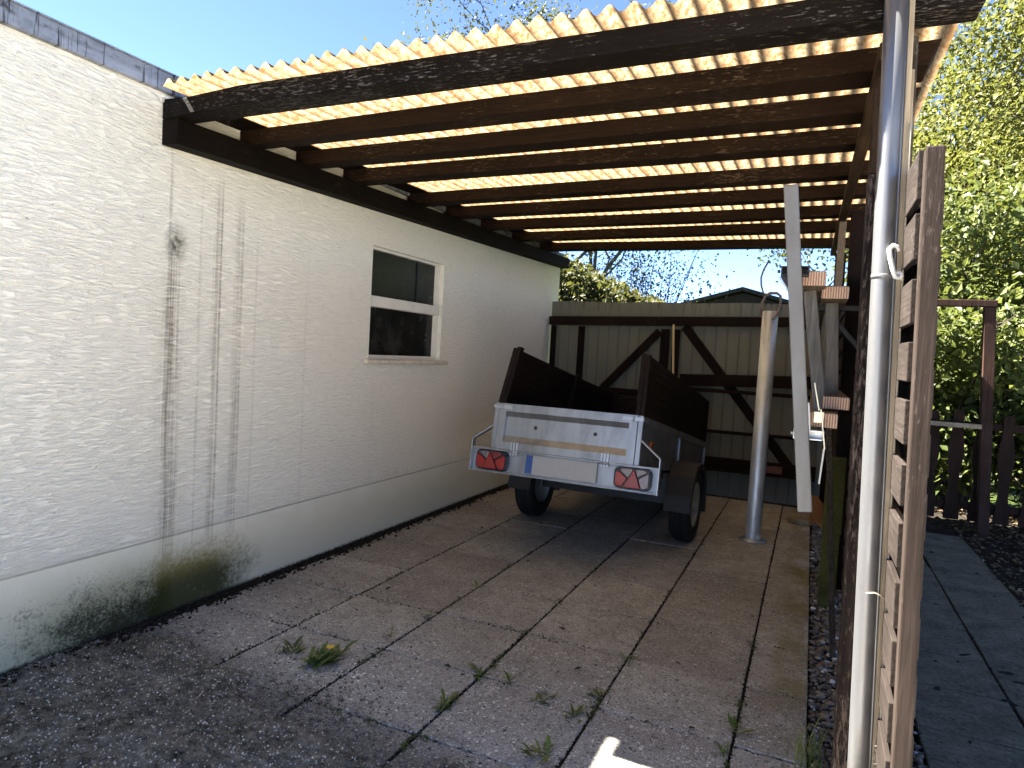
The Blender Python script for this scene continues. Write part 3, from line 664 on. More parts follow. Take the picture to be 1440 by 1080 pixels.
# sloping lower ledge & upper return, deep panel
xa,xb_=-WT+.0525,WT-.0525; yp=YR-.006
mb.add([(xa,y0+.001,Z0+.048),(xb_,y0+.001,Z0+.048),(xb_,yp,Z0+.092),(xa,yp,Z0+.092)],[(0,1,2,3)])
mb.add([(xa,yp,Z0+.092),(xb_,yp,Z0+.092),(xb_,yp,Z1-.087),(xa,yp,Z1-.087)],[(0,1,2,3)])
mb.add([(xa,yp,Z1-.087),(xb_,yp,Z1-.087),(xb_,y0+.001,Z1-.052),(xa,y0+.001,Z1-.052)],[(0,1,2,3)])
tail=tpart('tailboard',mb,TRST)
for x in (-.21,.21):
    mb=MB(); mb.lathe([(.0,.006),(.011,.005),(.013,0)],(x,yp-.001,Z0+.165),(0,-1,0),14); tpart('bolt',mb,BOLT,tail)
for s in (-1,1):
    mb=MB(); mb.box(min(s*(W-.13),s*(W+.006)),max(s*(W-.13),s*(W+.006)),y0-.006,y0-.001,Z1-.036,Z1-.014); mb.box(min(s*(W+.001),s*(W+.007)),max(s*(W+.001),s*(W+.007)),y0-.006,YR+.10,Z1-.036,Z1-.014); mb.tube([(s*(W-.06),y0-.010,Z1-.04),(s*(W-.06),y0-.010,Z1-.012)],.005,8); tpart('latch',mb,GALV,tail)
for x in (-.335,.30):
    mb=MB()
    for d in (-.020,0,.020): mb.box(x+d-.006,x+d+.006,y0-.012,y0-.001,Z0-.035,Z0+.05)
    mb.tube([(x-.032,y0-.014,Z0-.012),(x+.032,y0-.014,Z0-.012)],.007,10); tpart('hinge',mb,GALV,tail)
# light board
LB0,LB1,WB=.068,.232,.646
mb=MB(); yb=YR-.032; mb.box(-WB,WB,yb+.02,yb+.025,LB0,LB1); mb.box(-WB,WB,yb-.012,yb+.0195,LB1-.012,LB1); mb.box(-WB,WB,yb-.012,yb+.0195,LB0,LB0+.010)
lb=tpart('light_board',mb,TRST,bevel=.001)
for s in (-1,1):
    mb=MB(); xo=s*(WB+.001)
    mb.box(min(xo,xo+s*.006),max(xo,xo+s*.006),yb-.014,yb+.03,LB0-.002,LB1+.055)
    mb.beam((xo+s*.003,yb+.008,LB1+.055),(s*(W+.003),yb+.030,LB1+.155),.006,.042,(0,-1,.0)); tpart('bracket',mb,GALV,lb)
def rrect(w,h,r,n=5):
    o=[]
    for cx,cy,a0 in ((w/2-r,h/2-r,0),(-w/2+r,h/2-r,90),(-w/2+r,-h/2+r,180),(w/2-r,-h/2+r,270)):
        for k in range(n+1): a=R(a0+90*k/n); o.append((cx+r*math.cos(a),cy+r*math.sin(a)))
    return o
for s in (-1,1):
    cx=s*.49; cz=(LB0+LB1)/2; ux=(s,0,0); yo=yb+.0195
    mb=MB(); mb.prism(rrect(.236,.134,.035),(cx,yo,cz),ux,(0,0,1),(0,-.035,0)); h=tpart('tail_light',mb,BLACKP,lb,bevel=.004)
    yq=yo-.0352
    mb=MB(); mb.prism([(-.052,-.058),(.058,-.058),(.010,.056)],(cx,yq,cz),ux,(0,0,1),(0,-.012,0)); tpart('triangle_reflector',mb,REDL,h,bevel=.003)
    mb=MB()
    for q in range(1,5):
        zz=-.058+.022*q; l=-.052+(.062)*(zz+.058)/.114; r_=.058-(.048)*(zz+.058)/.114
        mb.box(min(cx+s*(l+.004),cx+s*(r_-.004)),max(cx+s*(l+.004),cx+s*(r_-.004)),yq-.0145,yq-.0121,cz+zz-.0025,cz+zz+.0025)
    tpart('reflector_rib',mb,DREDL,h)
    mb=MB(); mb.prism([(-.106,-.040),(-.092,-.056),(-.064,-.056),(-.032,-.004),(-.085,.036),(-.104,.030)],(cx,yq,cz),ux,(0,0,1),(0,-.008,0)); tpart('lens',mb,REDL,h,bevel=.003)
    mb=MB(); mb.prism([(-.078,.042),(-.027,.004),(.000,.052),(-.004,.058),(-.066,.058)],(cx,yq,cz),ux,(0,0,1),(0,-.008,0)); tpart('lens',mb,DREDL if s<0 else CLEARL,h,bevel=.003)
    mb=MB(); mb.prism([(.020,.050),(.034,.010),(.094,.046),(.072,.058),(.022,.058)],(cx,yq,cz),ux,(0,0,1),(0,-.008,0)); tpart('lens',mb,CLEARL,h,bevel=.003)
    mb=MB(); mb.prism([(.040,-.002),(.062,-.056),(.088,-.056),(.105,-.040),(.105,.034),(.098,.038)],(cx,yq,cz),ux,(0,0,1),(0,-.008,0)); tpart('lens',mb,REDL if s<0 else CLEARL,h,bevel=.003)
mb=MB(); mb.box(-.24,.255,yb-.004,yb+.0195,LB0+.02,LB1-.014); npl=tpart('number_plate',mb,PLATE,lb,bevel=.003)
mb=MB(); mb.box(-.238,-.19,yb-.006,yb-.0045,LB0+.024,LB1-.018); tpart('blue_strip',mb,PLATEB,npl)
# wooden boards (horizontal reeded planks, end posts)
ZW0,ZW1=.550,.935
def wboard(p,q,zt,zb,th,axis):
    mb=MB(); n=8; hgt=(zt-zb)/n
    for k in range(n):
        za=zb+k*hgt
        if axis=='y': mb.box(p[0],p[0]+th,p[1],q[1],za+.003,za+hgt-.003)
        else: mb.box(p[0],q[0],p[1],p[1]+th,za+.003,za+hgt-.003)
    if axis=='y': mb.box(p[0]+th*.3,p[0]+th*.7,p[1]+.002,q[1]-.002,zb+.001,zt-.001)
    else: mb.box(p[0]+.002,q[0]-.002,p[1]+th*.3,p[1]+th*.7,zb+.001,zt-.001)
    return mb
for s in (-1,1):
    x=-W+.004 if s<0 else W-.030
    shr=(lambda p: Vector((p.x+max(0,p.z-ZW0)*.17,p.y,p.z))) if s<0 else (lambda p:p)
    wb=tpart('wooden_side',wboard((x,YR+.04,0),(x,YF-.005,0),ZW1,ZW0,.026,'y').xf(shr),TRAILW,bevel=.002)
    for yy in (YR-.005,.1,YF-.06):
        mb=MB(); xi=x-.032 if s>0 else x+.0265; mb.box(xi,xi+.0315,yy,yy+.055,Z0+.3,ZW1+.012); mb.xf(shr); tpart('end_post',mb,TRAILW,wb,bevel=.005)
    mb=MB(); mb.box(x-.002,x+.028,YR-.004,YR+.038,ZW0,ZW1+.004); mb.xf(shr); tpart('end_post',mb,TRAILW,wb,bevel=.006)
wb=tpart('wooden_front',wboard((-W+.04,YF-.03,0),(W-.04,YF-.03,0),ZW1-.01,ZW0,.024,'x'),TRAILW,bevel=.002)
# mudguards, wheels, axle, drawbar
for s in (-1,1):
    xw=s*.622
    V=[];pr=[(-.345,-.06),(-.33,.06),(-.27,.20),(-.17,.285),(0,.315),(.17,.285),(.27,.20),(.33,.06),(.345,-.06)]
    mb=MB(); xa,xb_=xw-.095,xw+.095; o=[]
    for sc in (1.,.975):
        for px,pz in pr: o+=[(xa,px*sc,pz*sc),(xb_,px*sc,pz*sc)]
    n=len(pr); F=[]
    for k in range(n-1):
        a=2*k; F+=[(a,a+1,a+3,a+2),(2*n+a,2*n+a+2,2*n+a+3,2*n+a+1),(a,a+2,2*n+a+2,2*n+a),(a+1,2*n+a+1,2*n+a+3,a+3)]
    F+=[(0,2*n,2*n+1,1),(2*n-2,2*n-1,4*n-1,4*n-2)]
    mb.add(o,F)
    lip=xb_ if s>0 else xa
    poly=[(p[0]*1.0,p[1]*1.0) for p in pr]+[(p[0]*.86,p[1]*.86) for p in reversed(pr)]
    for k in range(n-1): mb.add([(lip,pr[k][0],pr[k][1]),(lip,pr[k+1][0],pr[k+1][1]),(lip,pr[k+1][0]*.86,pr[k+1][1]*.86),(lip,pr[k][0]*.86,pr[k][1]*.86)],[(0,1,2,3)])
    tpart('mudguard',mb,FENDERP,bevel=.003)
    wh=empty('wheel',(0,0,0)); wh.parent=tr
    for k in ('label','category'): 
        if k in wh: del wh[k]
    ax=(s,0,0); cx=(xw,0,HZ)
    mb=MB(); prof=[(.165,-.068),(.20,-.076),(.245,-.078),(.268,-.066),(.277,-.05),(.28,-.028),(.274,-.026),(.274,-.020),(.28,-.018),(.28,.018),(.274,.020),(.274,.026),(.28,.028),(.277,.05),(.268,.066),(.245,.078),(.20,.076),(.165,.068)]
    mb.lathe(prof,cx,ax,48); mb.mi=0; o=tpart('tyre',mb,RUBBER,wh,pitch=False)
    mb=MB(); mb.lathe([(.167,-.066),(.160,-.06),(.150,-.03),(.150,.04),(.160,.062),(.168,.070),(.163,.073),(.150,.060),(.146,.030),(.120,.022),(.085,.036),(.06,.040),(.045,.030),(.0,.030)],cx,ax,40)
    for k in range(4):
        a=R(45+90*k); mb.lathe([(.0,.046),(.009,.045),(.010,.034)],(cx[0],.048*math.cos(a),HZ+.048*math.sin(a)),ax,10)
    mb.lathe([(.0,.07),(.022,.066),(.028,.03)],cx,ax,16)
    o=tpart('rim',mb,RIMM,wh,pitch=False)
mb=MB(); mb.beam((-.55,0,0),(.55,0,0),.05,.05); mb.beam((-.45,0,0),(-.45,0,.232),.06,.02,(0,1,0)); mb.beam((.45,0,0),(.45,0,.232),.06,.02,(0,1,0)); tpart('axle',mb,DARKST)
mb=MB(); mb.beam((-.38,YF-.4,.19),(0,YF+.36,.15),.05,.05); mb.beam((.38,YF-.4,.19),(0,YF+.36,.15),.05,.05); mb.beam((0,YF+.30,.15),(0,YF+.50,.15),.07,.06); tpart('drawbar',mb,GALV)
for s in (-1,1):
    mb=MB(); mb.box(min(s*(W-.0115),s*(W+.004)),max(s*(W-.0115),s*(W+.004)),-.86,-.80,Z0+.12,Z0+.165); tpart('side_reflector',mb,AMBERL,bevel=.004)
mb=MB()
for x in (-.4,.4): mb.box(x-.03,x+.03,YR+.02,YF-.02,Z0-.075,Z0-.026)
tpart('chassis_rail',mb,DARKST)
# small things near the trailer
st=empty('wooden_stake',(-2.52,5.9,0),0,'short brown wooden stake standing at the wall behind the left trailer wheel','stake')
mb=MB(); mb.box(-2.56,-2.49,6.12,6.19,-.02,.36); mb.build('stake',ORANGEW,st,bevel=.004)
tag(MB().beam((-1.31,6.95,1.72),(-1.21,6.62,1.02),.018,.018).build('yellow_stick',CURTAIN),'thin yellowish stick leaning against the metal fence behind the trailer','stick')

# ------------------------------------------------------------------ galvanised pole
pl=empty('steel_pole',(-.33,5.54,0),0,'galvanised steel pole with round foot plate and wire loop on top, standing on the slabs','pole')
mb=MB(); mb.lathe([(0,.0),(.105,.0),(.108,.004),(.106,.010),(.07,.012),(.066,.02)],(-.33,5.54,.004),(0,0,1),40); mb.build('foot_plate',GALV,pl)
mb=MB(); mb.lathe([(.0575,.0),(.0575,1.755),(.051,1.758),(.050,1.60)],(-.33,5.54,.014),(0.006,0.004,1),40); mb.build('tube',GALVPOLE,pl)
mb=MB(); T=1.77
mb.tube([(-.385,5.50,T-.05),(-.38,5.50,T+.06),(-.36,5.5,T+.115),(-.33,5.5,T+.135),(-.28,5.5,T+.135),(-.255,5.5,T+.115),(-.25,5.5,T+.05),(-.27,5.5,T-.03),(-.295,5.48,T-.06)],.011,10)
mb.tube([(-.33,5.5,T+.12),(-.375,5.49,T+.13),(-.395,5.48,T+.19),(-.40,5.48,T+.25),(-.385,5.48,T+.31),(-.355,5.48,T+.37)],.007,8); mb.build('wire_loop',RUST,pl)

# ------------------------------------------------------------------ ladders on a wall arm
def ladder(xt,zt,xb,zb,y0,ln,label,rw,rh):
    r=empty('wooden_ladder',((xt+xb)/2,y0,zb),0,label,'ladder','wooden ladders hung along the right side of the carport')
    for x,z in ((xt,zt),(xb,zb)):
        mb=MB(); mb.box(x-rw/2,x+rw/2,y0,y0+ln,z-rh/2,z+rh/2); mb.m=[1 if i==2 else 0 for i in range(6)]
        mb.build('rail',[LADW,ENDG],r,bevel=.005)
    for k in range(9):
        y=y0+.16+.30*k
        if y>y0+ln-.1: break
        mb=MB(); mb.beam((xt-.006,y,zt-rh/2-.001),(xb-.012,y,zb+rh/2+.001),.022,.048,(1,0,0)); mb.build('rung',RUNGW,r,bevel=.004)
    return r
ladder(-.024,1.690,.052,1.160,2.80,2.6,'wooden ladder hung on its side, outer one with the higher top rail',.098,.056)
ladder(.062,1.652,.094,1.222,2.93,2.6,'wooden ladder hung on its side between the other ladder and the dark panels',.098,.050)
for yy in (3.22,4.88):
    mb=MB(); mb.box(-.07,.225,yy-.022,yy+.022,1.604,1.625); mb.beam((.215,yy,1.40),(.215,yy,1.603),.04,.02); mb.beam((.20,yy,1.42),(.04,yy,1.60),.02,.02); mb.build('ladder_arm',DARKST,cp,bevel=.002)
# steel rack (bar with cross tubes) hanging from the ladder end
rk=empty('steel_rack',(-.05,2.72,.82),0,'pale steel bar with two short cross tubes hanging upright at the ladder ends','rack')
bt,bb=Vector((-.118,2.72,2.02)),Vector((.012,2.72,.825))
mb=MB(); mb.beam(bb,bt,.040,.050,(1,0,0)); mb.build('bar',PALEBAR,rk,bevel=.004)
def hollow(mb,xc,zc,w,h,y0,y1,t=.005):
    mb.box(xc-w/2,xc+w/2,y0,y1,zc+h/2-t,zc+h/2); mb.box(xc-w/2,xc+w/2,y0,y1,zc-h/2,zc-h/2+t); mb.box(xc-w/2,xc-w/2+t,y0,y1,zc-h/2+t,zc+h/2-t); mb.box(xc+w/2-t,xc+w/2,y0,y1,zc-h/2+t,zc+h/2-t)
    mb.box(xc-w/2+t,xc+w/2-t,y1-.005,y1-.001,zc-h/2+t,zc+h/2-t)
mb=MB(); hollow(mb,-.083,1.712,.098,.036,2.748,2.801); mb.tube([(-.145,2.77,1.712),(-.135,2.77,1.712)],.006,8); mb.build('cross_tube',DARKST,rk)
mb=MB(); mb.prism([(0,0),(.062,0),(.062,-.095)],(-.134,2.755,1.692),(1,0,0),(0,0,1),(0,.012,0)); mb.build('gusset',DARKST,rk)
mb=MB(); mb.prism([(-.004,.002),(-.001,.006),(.066,-.092),(.062,-.098)],(-.137,2.752,1.69),(1,0,0),(0,0,1),(0,.02,0)); mb.build('gusset_edge',GALV,rk)
mb=MB(); hollow(mb,.005,1.105,.105,.036,2.748,2.792); mb.tube([(-.058,2.77,1.105),(-.046,2.77,1.105)],.006,8); mb.build('cross_tube',GALV,rk)
mb=MB(); mb.prism([(0,0),(.055,0),(.045,.10),(.030,.10)],(-.045,2.755,1.124),(1,0,0),(0,0,1),(0,.012,0)); mb.build('gusset',GALV,rk)
mb=MB()
mb.beam((.012,2.735,1.30),(.034,2.735,1.20),.005,.028,(0,-1,0)); mb.beam((.040,2.73,1.205),(.062,2.73,1.06),.005,.032,(0,-1,0)); mb.box(.018,.052,2.727,2.742,1.155,1.195); mb.build('strap',zinc('yellowish_zinc',(.62,.60,.46),(.4,.36,.25),.4,.4,.6),rk,bevel=.001)
mb=MB(); mb.lathe([(0,.001),(.007,.001),(.008,.0)],(.057,2.725,1.085),(0,-1,0),12); mb.build('hole',BLACKP,rk)
mb=MB(); mb.beam((.060,2.74,1.06),(.052,2.74,.93),.006,.022,(0,-1,0)); mb.build('tongue',WHITEP,rk,bevel=.001)

# odds and ends along the kerb
o=empty('mossy_board',(.17,4.2,0),0,'yellow green mossy board standing on edge beside the dark post','board')
mb=MB(); mb.box(.115,.215,4.25,4.275,.42,.86); mb.box(.12,.21,4.276,4.30,-.03,.42); mb.build('board',MOSSW,o,bevel=.004)
o=empty('leaning_plank',(.17,3.7,0),0,'grey brown plank leaning under the ladders against the dark panels','plank')
mb=MB(); mb.beam((.185,3.55,-.03),(.095,3.95,1.12),.028,.055,(0,1,0)); mb.build('plank',POSTZ,o,bevel=.003)
o=empty('yellow_offcut',(.16,4.4,0),0,'small pale yellow timber offcut upright at the foot of the dark post','offcut')
mb=MB(); mb.box(.163,.195,4.52,4.55,-.03,.20); mb.build('offcut',MOSSW,o,bevel=.003)
o=empty('orange_block',(.09,6.3,0),0,'orange brown timber block with a notched end standing on the gravel edge','block')
mb=MB(); mb.prism([(0,0),(.045,.05),(.105,.0),(.105,.20),(.06,.255),(0,.27)],(.065,6.32,0.0),(1,0,0),(0,0,1),(0,.06,0)); mb.build('block',ORANGEW,o,bevel=.004)
o=empty('kerb_stone',(0,6.4,0),0,'flat mossy stone on the kerb edge below the hanging steel rack','stone')
mb=MB(); mb.prism([(-.12,-.02),(-.03,-.09),(.07,-.08),(.085,.05),(-.02,.09),(-.11,.05)],(0.01,6.42,.0),(1,0,0),(0,1,0),(0,0,.05)); mb.build('stone',STONE,o,bevel=.012,seg=3)

# ------------------------------------------------------------------ picket fence and gate frame on the right
pf=empty('picket_fence',(2.,7.2,0),0,'low dark picket fence with wavy pickets behind the path','fence')
for z in (.215,.93):
    mb=MB(); mb.box(.62,4.6,7.10,7.135,z-.03,z+.03); mb.build('rail',PICKETW,pf,bevel=.003)
x=.66
while x<4.5:
    if not(1.28<x<1.34):
        poly=[]; Hh=.93+random.uniform(-.01,.01)
        zz=np.linspace(0,Hh,16); wv=[.048+.012*math.sin(z*11+x) for z in zz]
        poly=[(-w,z) for w,z in zip(wv,zz)]+[(-.03,Hh+.03),(.03,Hh+.03)]+[(w,z) for w,z in reversed(list(zip(wv,zz)))]
        mb=MB(); mb.prism(poly,(x,7.077,.09),(1,0,0),(0,0,1),(0,.022,0)); mb.build('picket',PICKETW,pf)
    x+=.185
gf=empty('gate_frame',(1.36,6.95,0),0,'reddish brown timber gate post with a short top bar in front of the picket fence','gate post')
mb=MB(); upright(mb,1.300,1.385,6.95,7.03,-.03,1.96,.045); mb.build('post',GATEW,gf,bevel=.005)
mb=MB(); mb.box(.30,1.40,6.94,7.04,1.962,2.02); mb.build('top_bar',GATEW,gf,bevel=.005)
mb=MB(); mb.box(.98,1.36,6.925,6.945,.915,.955); mb.build('latch_bar',PALEW,gf,bevel=.003)

# ------------------------------------------------------------------ plants
def branchy(base,h,spread,levels,n0,r0,seed,upw=.55):
    rd=random.Random(seed); paths=[]; tips=[]
    def grow(p,d,l,r,lv):
        pts=[p]; q=p.copy(); dd=d.copy(); rs=[r]
        for k in range(4):
            dd=(dd+Vector((rd.gauss(0,.16),rd.gauss(0,.16),rd.gauss(0,.10)+.05))).normalized(); q=q+dd*l/4; pts.append(q.copy()); rs.append(r*(1-.17*(k+1)))
        paths.append((pts,rs,lv))
        if lv>=levels: tips.append(q.copy()); tips.append(pts[2].copy()); tips.append(pts[3].copy()); return
        for k in range(n0 if lv==0 else rd.choice((2,3,3))):
            a=rd.uniform(0,6.28); s=pts[rd.choice((2,3,4,4))]
            nd=(dd*upw+Vector((math.cos(a),math.sin(a),rd.uniform(-.1,.55)))*spread).normalized(); grow(s.copy(),nd,l*rd.uniform(.55,.8),r*.5,lv+1)
        tips.append(q.copy())
    grow(Vector(base),Vector((rd.gauss(0,.05),rd.gauss(0,.05),1)),h,r0,0)
    return paths,tips
def make_tree(name,base,h,label,cat,leaf,seed,levels=3,n0=6,spread=.9,r0=.1,per=40,lsize=.09,sig=.3,group=None,stems=1,clip=None,trunkname='trunk',droop=.3,upw=.55):
    r=empty(name,base,0,label,cat,group); tr_=MB(); allt=[]
    for s in range(stems):
        b=Vector(base)+Vector((random.gauss(0,.25),random.gauss(0,.2),-.05)) if stems>1 else Vector(base)+Vector((0,0,-.05))
        paths,tips=branchy(b,h*random.uniform(.8,1.1),spread,levels,n0,r0,seed+s*17,upw)
        for pts,rs,lv in paths: tr_.tube(pts,[max(q,.004) for q in rs],7 if lv<2 else 5,False)
        allt+=tips
    tr_.build(trunkname,BARK,r)
    T=np.array([t[:] for t in allt]); C=np.repeat(T,per,0); P=C+rng.normal(0,1,C.shape)*np.array([sig,sig,sig*.7])
    if clip is not None: P=P[clip(P)]
    P=P[P[:,2]>.05]
    V,F=leafquads(P,rng.uniform(.6,1.25,len(P))*lsize,np.array([-.3,-.2,.55]),.4,.6,.75,droop); arr_mesh('crown',V,F,leaf,root=r)
    return r
def bush(base,rad,nclump,per,leaf,lsize,label,seed,name='shrub',cat='shrub',zc=None,clip=None,nst=9):
    r=empty(name,base,0,label,cat); rd=random.Random(seed); rx,ry,rz=rad; zc=rz*.95 if zc is None else zc; b=Vector(base); st=MB(); cl=[]
    for k in range(nclump):
        while True:
            d=Vector((rd.gauss(0,1),rd.gauss(0,1),rd.gauss(0,1))).normalized(); q=rd.random()**.42
            p=b+Vector((d.x*rx*q,d.y*ry*q,zc+d.z*rz*q*rd.uniform(.85,1.15)))
            if p.z>.12: break
        cl.append(p)
    for k in range(nst*4):
        p=rd.choice(cl); s0=b+Vector((rd.gauss(0,rx*.18),rd.gauss(0,ry*.18),-.05)); m1=s0.lerp(p,.45)+Vector((rd.gauss(0,.08),rd.gauss(0,.08),.18)); m2=s0.lerp(p,.75)+Vector((rd.gauss(0,.08),rd.gauss(0,.08),.1))
        if k<nst or True: st.tube([s0,m1,m2,p],[.018,.012,.008,.004],5,False)
    st.build('stems',BARK,r)
    C=np.repeat(np.array([c[:] for c in cl]),per,0); sg=.16*(rx*ry*rz)**(1/3)+.05; P=C+rng.normal(0,1,C.shape)*np.array([sg,sg,sg*.8])
    if clip is not None: P=P[clip(P)]
    P=P[P[:,2]>.03]
    V,F=leafquads(P,rng.uniform(.6,1.25,len(P))*lsize,np.array([-.45,-.35,.5]),.4,.62,.8,.3); arr_mesh('foliage',V,F,leaf,root=r); return r
back=lambda P:(P[:,1]>7.32)
make_tree('shrub',(1.7,9.0,0),1.5,'broad leaved green shrub directly behind the picket fence','shrub',LEAFG,5,3,5,.8,.035,46,.095,.20,stems=3,clip=back,trunkname='stems')
make_tree('shrub',(3.4,9.2,0),1.6,'leafy shrub at the right edge behind the picket fence','shrub',LEAFG,25,3,5,.8,.035,40,.095,.22,stems=3,clip=back,trunkname='stems')
make_tree('tree',(2.7,11.2,0),3.0,'bright yellow green maple towering over the picket fence','tree',LEAFY,8,4,7,.85,.09,44,.085,.26,clip=back)
make_tree('tree',(1.3,12.6,0),2.7,'yellow green tree between the carport and the tall maple','tree',LEAFY,31,4,6,.75,.08,40,.085,.25,clip=back)
make_tree('tree',(6.0,13.5,0),3.4,'spreading spring green tree at the right edge of the garden','tree',LEAFY,44,4,6,.85,.09,26,.13,.3,clip=back)
make_tree('shrub',(2.6,10.2,0),1.5,'dark purple leaved shrub showing between the green leaves','shrub',LEAFD,61,3,4,.6,.03,6,.08,.18,stems=2,trunkname='stems')
bush((1.25,8.5,0),(.75,.55,.95),90,60,LEAFG,.085,'bushy low shrub behind the pickets nearest the carport',3,clip=back)
bush((2.35,8.3,0),(.8,.6,1.0),100,60,LEAFG,.085,'bushy low shrub behind the pickets right of the gate post',4,clip=back)
bush((3.6,8.6,0),(.9,.7,1.25),90,60,LEAFG,.09,'bushy shrub behind the pickets at the far right end of the fence',6,clip=back)
bush((1.7,10.3,0),(1.1,.8,1.5),130,70,LEAFY,.10,'rounded yellow green bush behind the low shrubs, near the carport',7,zc=2.1,clip=back)
bush((3.4,10.6,0),(1.4,.9,2.0),150,70,LEAFY,.10,'large yellow green bush behind the low shrubs, right side of the garden',9,zc=2.4,clip=back)
bush((2.4,13.6,0),(2.2,1.2,2.2),190,70,LEAFY,.13,'big light green crown rising behind the maple',12,'tree','tree',zc=4.3,nst=12)
# hedge behind the metal fence, sloping down to the right
cl1=lambda P:(P[:,2]<2.83-.45*(P[:,0]+3.5)+.05*np.sin(P[:,0]*11))&(P[:,1]>7.9)
bush((-3.7,10.0,0),(1.4,.8,1.6),260,150,LEAFO,.095,'olive green shrub rising over the back metal fence beside the house',15,zc=1.5,clip=cl1)
bush((-2.5,10.1,0),(.9,.7,1.25),170,130,LEAFO,.095,'lower olive green shrub in the middle behind the metal fence',16,zc=1.2,clip=cl1)
bush((-3.3,14.0,0),(1.5,.9,.85),80,26,LEAFO,.07,'airy small leaved tree crown against the sky above the metal fence',17,'tree','tree',zc=3.1,nst=16)
make_tree('tree',(-4.1,14.5,0),3.9,'sparse tree with bare looking branches behind the carport roof','tree',LEAFO,97,4,7,.72,.11,45,.085,.30,upw=.6)
make_tree('tree',(-7.2,16.5,0),5.0,'tall sparse tree whose thin crown shows above the roof edge','tree',LEAFO,131,4,7,.7,.12,120,.10,.40,upw=.65)

# dark gabled shed beyond the fence
sd=empty('shed',(-1.75,20,0),0,'dark gabled shed roof peeping over the back metal fence','shed')
gx,gy,ga,gb=-1.9,20.,2.75,3.25
mb=MB(); mb.prism([(-2.6,0),(2.6,0),(2.6,ga-.1),(0,gb+.12),(-2.6,ga-.1)],(gx,gy,0),(1,0,0),(0,0,1),(0,5,0)); mb.build('wall',BRICKW,sd)
mb=MB(); mb.prism([(-2.9,ga-.16),(0,gb+.16),(2.9,ga-.16),(2.9,ga-.06),(0,gb+.26),(-2.9,ga-.06)],(gx,gy-.25,0),(1,0,0),(0,0,1),(0,5.5,0)); mb.build('roof',ROOFT,sd)

# ------------------------------------------------------------------ weeds in the joints
def weed(x,y,n,size,label,kind='leafy',h=.03):
    r=empty('weed',(x,y,0),0,label,'weed','weeds growing in the slab joints')
    mb=MB(); 
    for k in range(n):
        a=random.uniform(0,6.28); l=size*random.uniform(.35,.95); w=l*random.uniform(.07,.16); up=random.uniform(.25,1.7)*h/.03
        ox,oy=x+random.gauss(0,size*.25),y+random.gauss(0,size*.45)
        d=Vector((math.cos(a),math.sin(a),0)); s=Vector((-d.y,d.x,0)); p=Vector((ox,oy,.0))
        v=[]
        for t,ww in ((0,.25),(.35,1),(.7,.8),(1,.05)):
            c=p+d*l*t+Vector((0,0,l*up*(t-.55*t*t)+.002)); v+=[c-s*w*ww,c+s*w*ww]
        mb.add(v,[(0,1,3,2),(2,3,5,4),(4,5,7,6)])
    mb.build('leaves',LEAFW if kind=='leafy' else BLADE,r); return r
W_=[(-1.655,3.44,6,.05,'tiny weed sprig in the second joint from the wall, farthest back'),(-1.665,2.93,12,.06,'weed in the second joint from the wall beside a slab corner'),(-1.70,2.62,8,.06,'thin upright weed in the second joint from the wall'),
(-1.178,2.52,18,.065,'leafy weed on the middle joint at a slab corner'),(-1.185,2.25,22,.06,'dense weed on the middle joint close to the camera'),(-1.05,2.52,12,.055,'flat weed spreading along the cross joint in the middle'),(-.88,2.43,14,.06,'pale weed at the cross joint between the two middle joints'),
(-.672,2.95,12,.06,'bright weed beside the joint under the centre of the roof'),(-.70,2.60,14,.06,'spindly weed in the third joint at a slab corner'),(-.715,2.40,16,.06,'leafy weed in the third joint, second nearest the camera'),(-.755,2.10,20,.065,'weed clump in the third joint at the bottom of the view'),
(-.178,2.62,12,.07,'long leaved weed in the joint beside the border strip'),(-.19,2.42,12,.05,'weed clump in the dark joint by the border strip, nearest the camera'),(-1.93,2.98,4,.05,'single green leaf lying by the wall side joint')]
for a in W_: weed(*a)
dn=weed(-1.80,2.29,64,.10,'dandelion with one yellow flower on the left slabs'); dn.name='dandelion'; dn['category']='dandelion'; del dn['group']
weed(-1.98,2.27,20,.07,'leafy weed without a flower left of the dandelion')
mb=MB(); mb.tube([(-1.77,2.29,0),(-1.765,2.285,.05),(-1.768,2.28,.07)],.002,6); mb.build('stalk',LEAFW,dn)
mb=MB()
for k in range(26):
    a=k*.62; l=.024 if k%2 else .016; d=Vector((math.cos(a),math.sin(a),.15)); s=Vector((-d.y,d.x,0)); c=Vector((-1.768,2.28,.071+.0006*(k%4)))
    mb.add([c,c+d*l*.5-s*.004,c+d*l,c+d*l*.5+s*.004],[(0,1,2,3)])
mb.build('flower',PETAL,dn)
gt=empty('grass_tuft',(.085,2.52,0),0,'tuft of long pale grass blades between the border strip and the gravel','grass')
mb=MB()
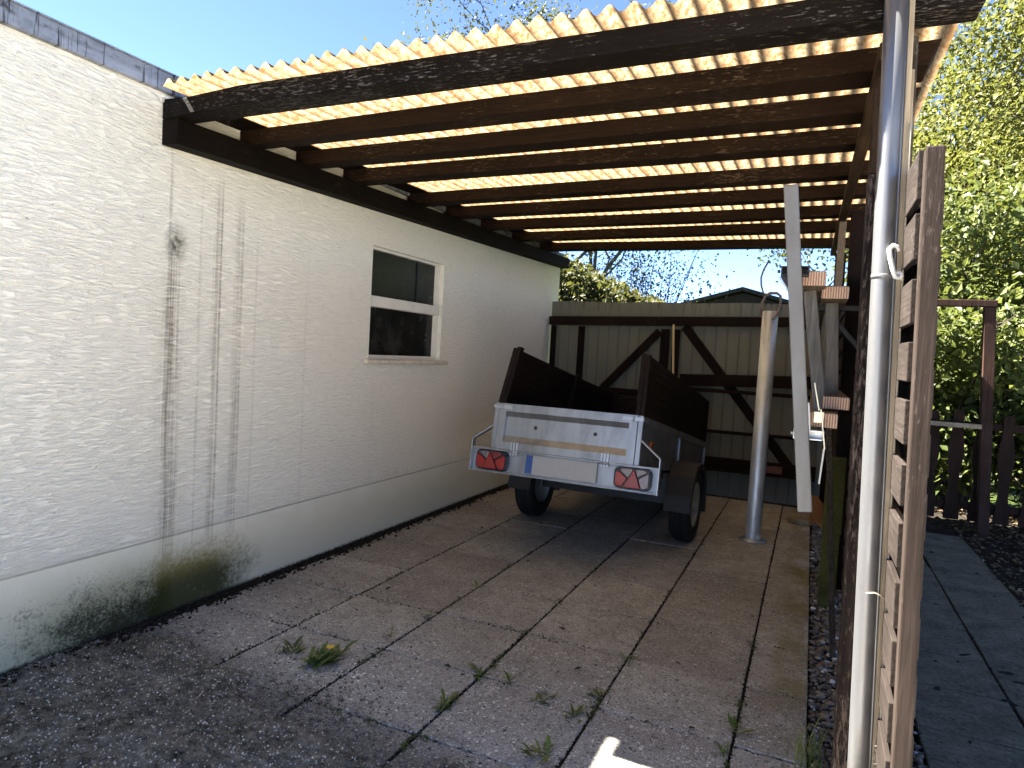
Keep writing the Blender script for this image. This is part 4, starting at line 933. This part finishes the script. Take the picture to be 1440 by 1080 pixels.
for k in range(46):
    a=random.uniform(0,6.28); l=random.uniform(.07,.2); d=Vector((math.cos(a)*.5,math.sin(a)*.5,0))*random.uniform(.2,1); p=Vector((.085+random.gauss(0,.035),2.52+random.gauss(0,.05),-.02)); s=Vector((math.cos(a+1.57),math.sin(a+1.57),0))*.0022; v=[]
    for t,ww in ((0,1),(.4,1),(.75,.7),(1,.1)):
        c=p+d*l*t*t+Vector((0,0,l*(t-.25*t*t))); v+=[c-s*ww,c+s*ww]
    mb.add(v,[(0,1,3,2),(2,3,5,4),(4,5,7,6)])
mb.build('blades',BLADE,gt)

# ------------------------------------------------------------------ light, sky, camera
sd_=Vector((-.857,-.07,1.)).normalized()
w=bpy.data.worlds.new('World'); S.world=w; w.use_nodes=True; nt=w.node_tree
sky=nt.nodes.new('ShaderNodeTexSky'); sky.sky_type='NISHITA'; sky.sun_disc=False
el=math.asin(sd_.z); sky.sun_elevation=el; sky.sun_rotation=math.atan2(sd_.x,sd_.y); sky.air_density=.27; sky.dust_density=.0; sky.ozone_density=1.6
bg=nt.nodes['Background']; nt.links.new(sky.outputs[0],bg.inputs[0]); bg.inputs[1].default_value=.06
L=bpy.data.lights.new('sun','SUN'); L.energy=5.0; L.angle=R(.5); L.color=(1,.93,.82)
so=bpy.data.objects.new('sun',L); so.rotation_euler=sd_.to_track_quat('Z','Y').to_euler(); so.location=(-6,0,9); COL.objects.link(so)
cam=bpy.data.cameras.new('camera'); co=bpy.data.objects.new('camera',cam); COL.objects.link(co); S.camera=co
cam.sensor_width=36; cam.lens=955/1440*36; cam.clip_start=.05; cam.clip_end=1000
CX,CY,CZ=(0.913058,-0.069011,0.401949),(0.404101,0.020109,-0.914493),(0.055027,0.997413,0.046248)
Rm=Matrix((CX,CY,CZ)).to_4x4(); Rm.translation=(0,0,1.35); co.matrix_world=Rm
S.view_settings.view_transform='Standard'; S.view_settings.look='None'; S.view_settings.gamma=1; S.view_settings.exposure=3.7
S.render.engine='CYCLES'; S.cycles.max_bounces=10; S.cycles.transmission_bounces=8
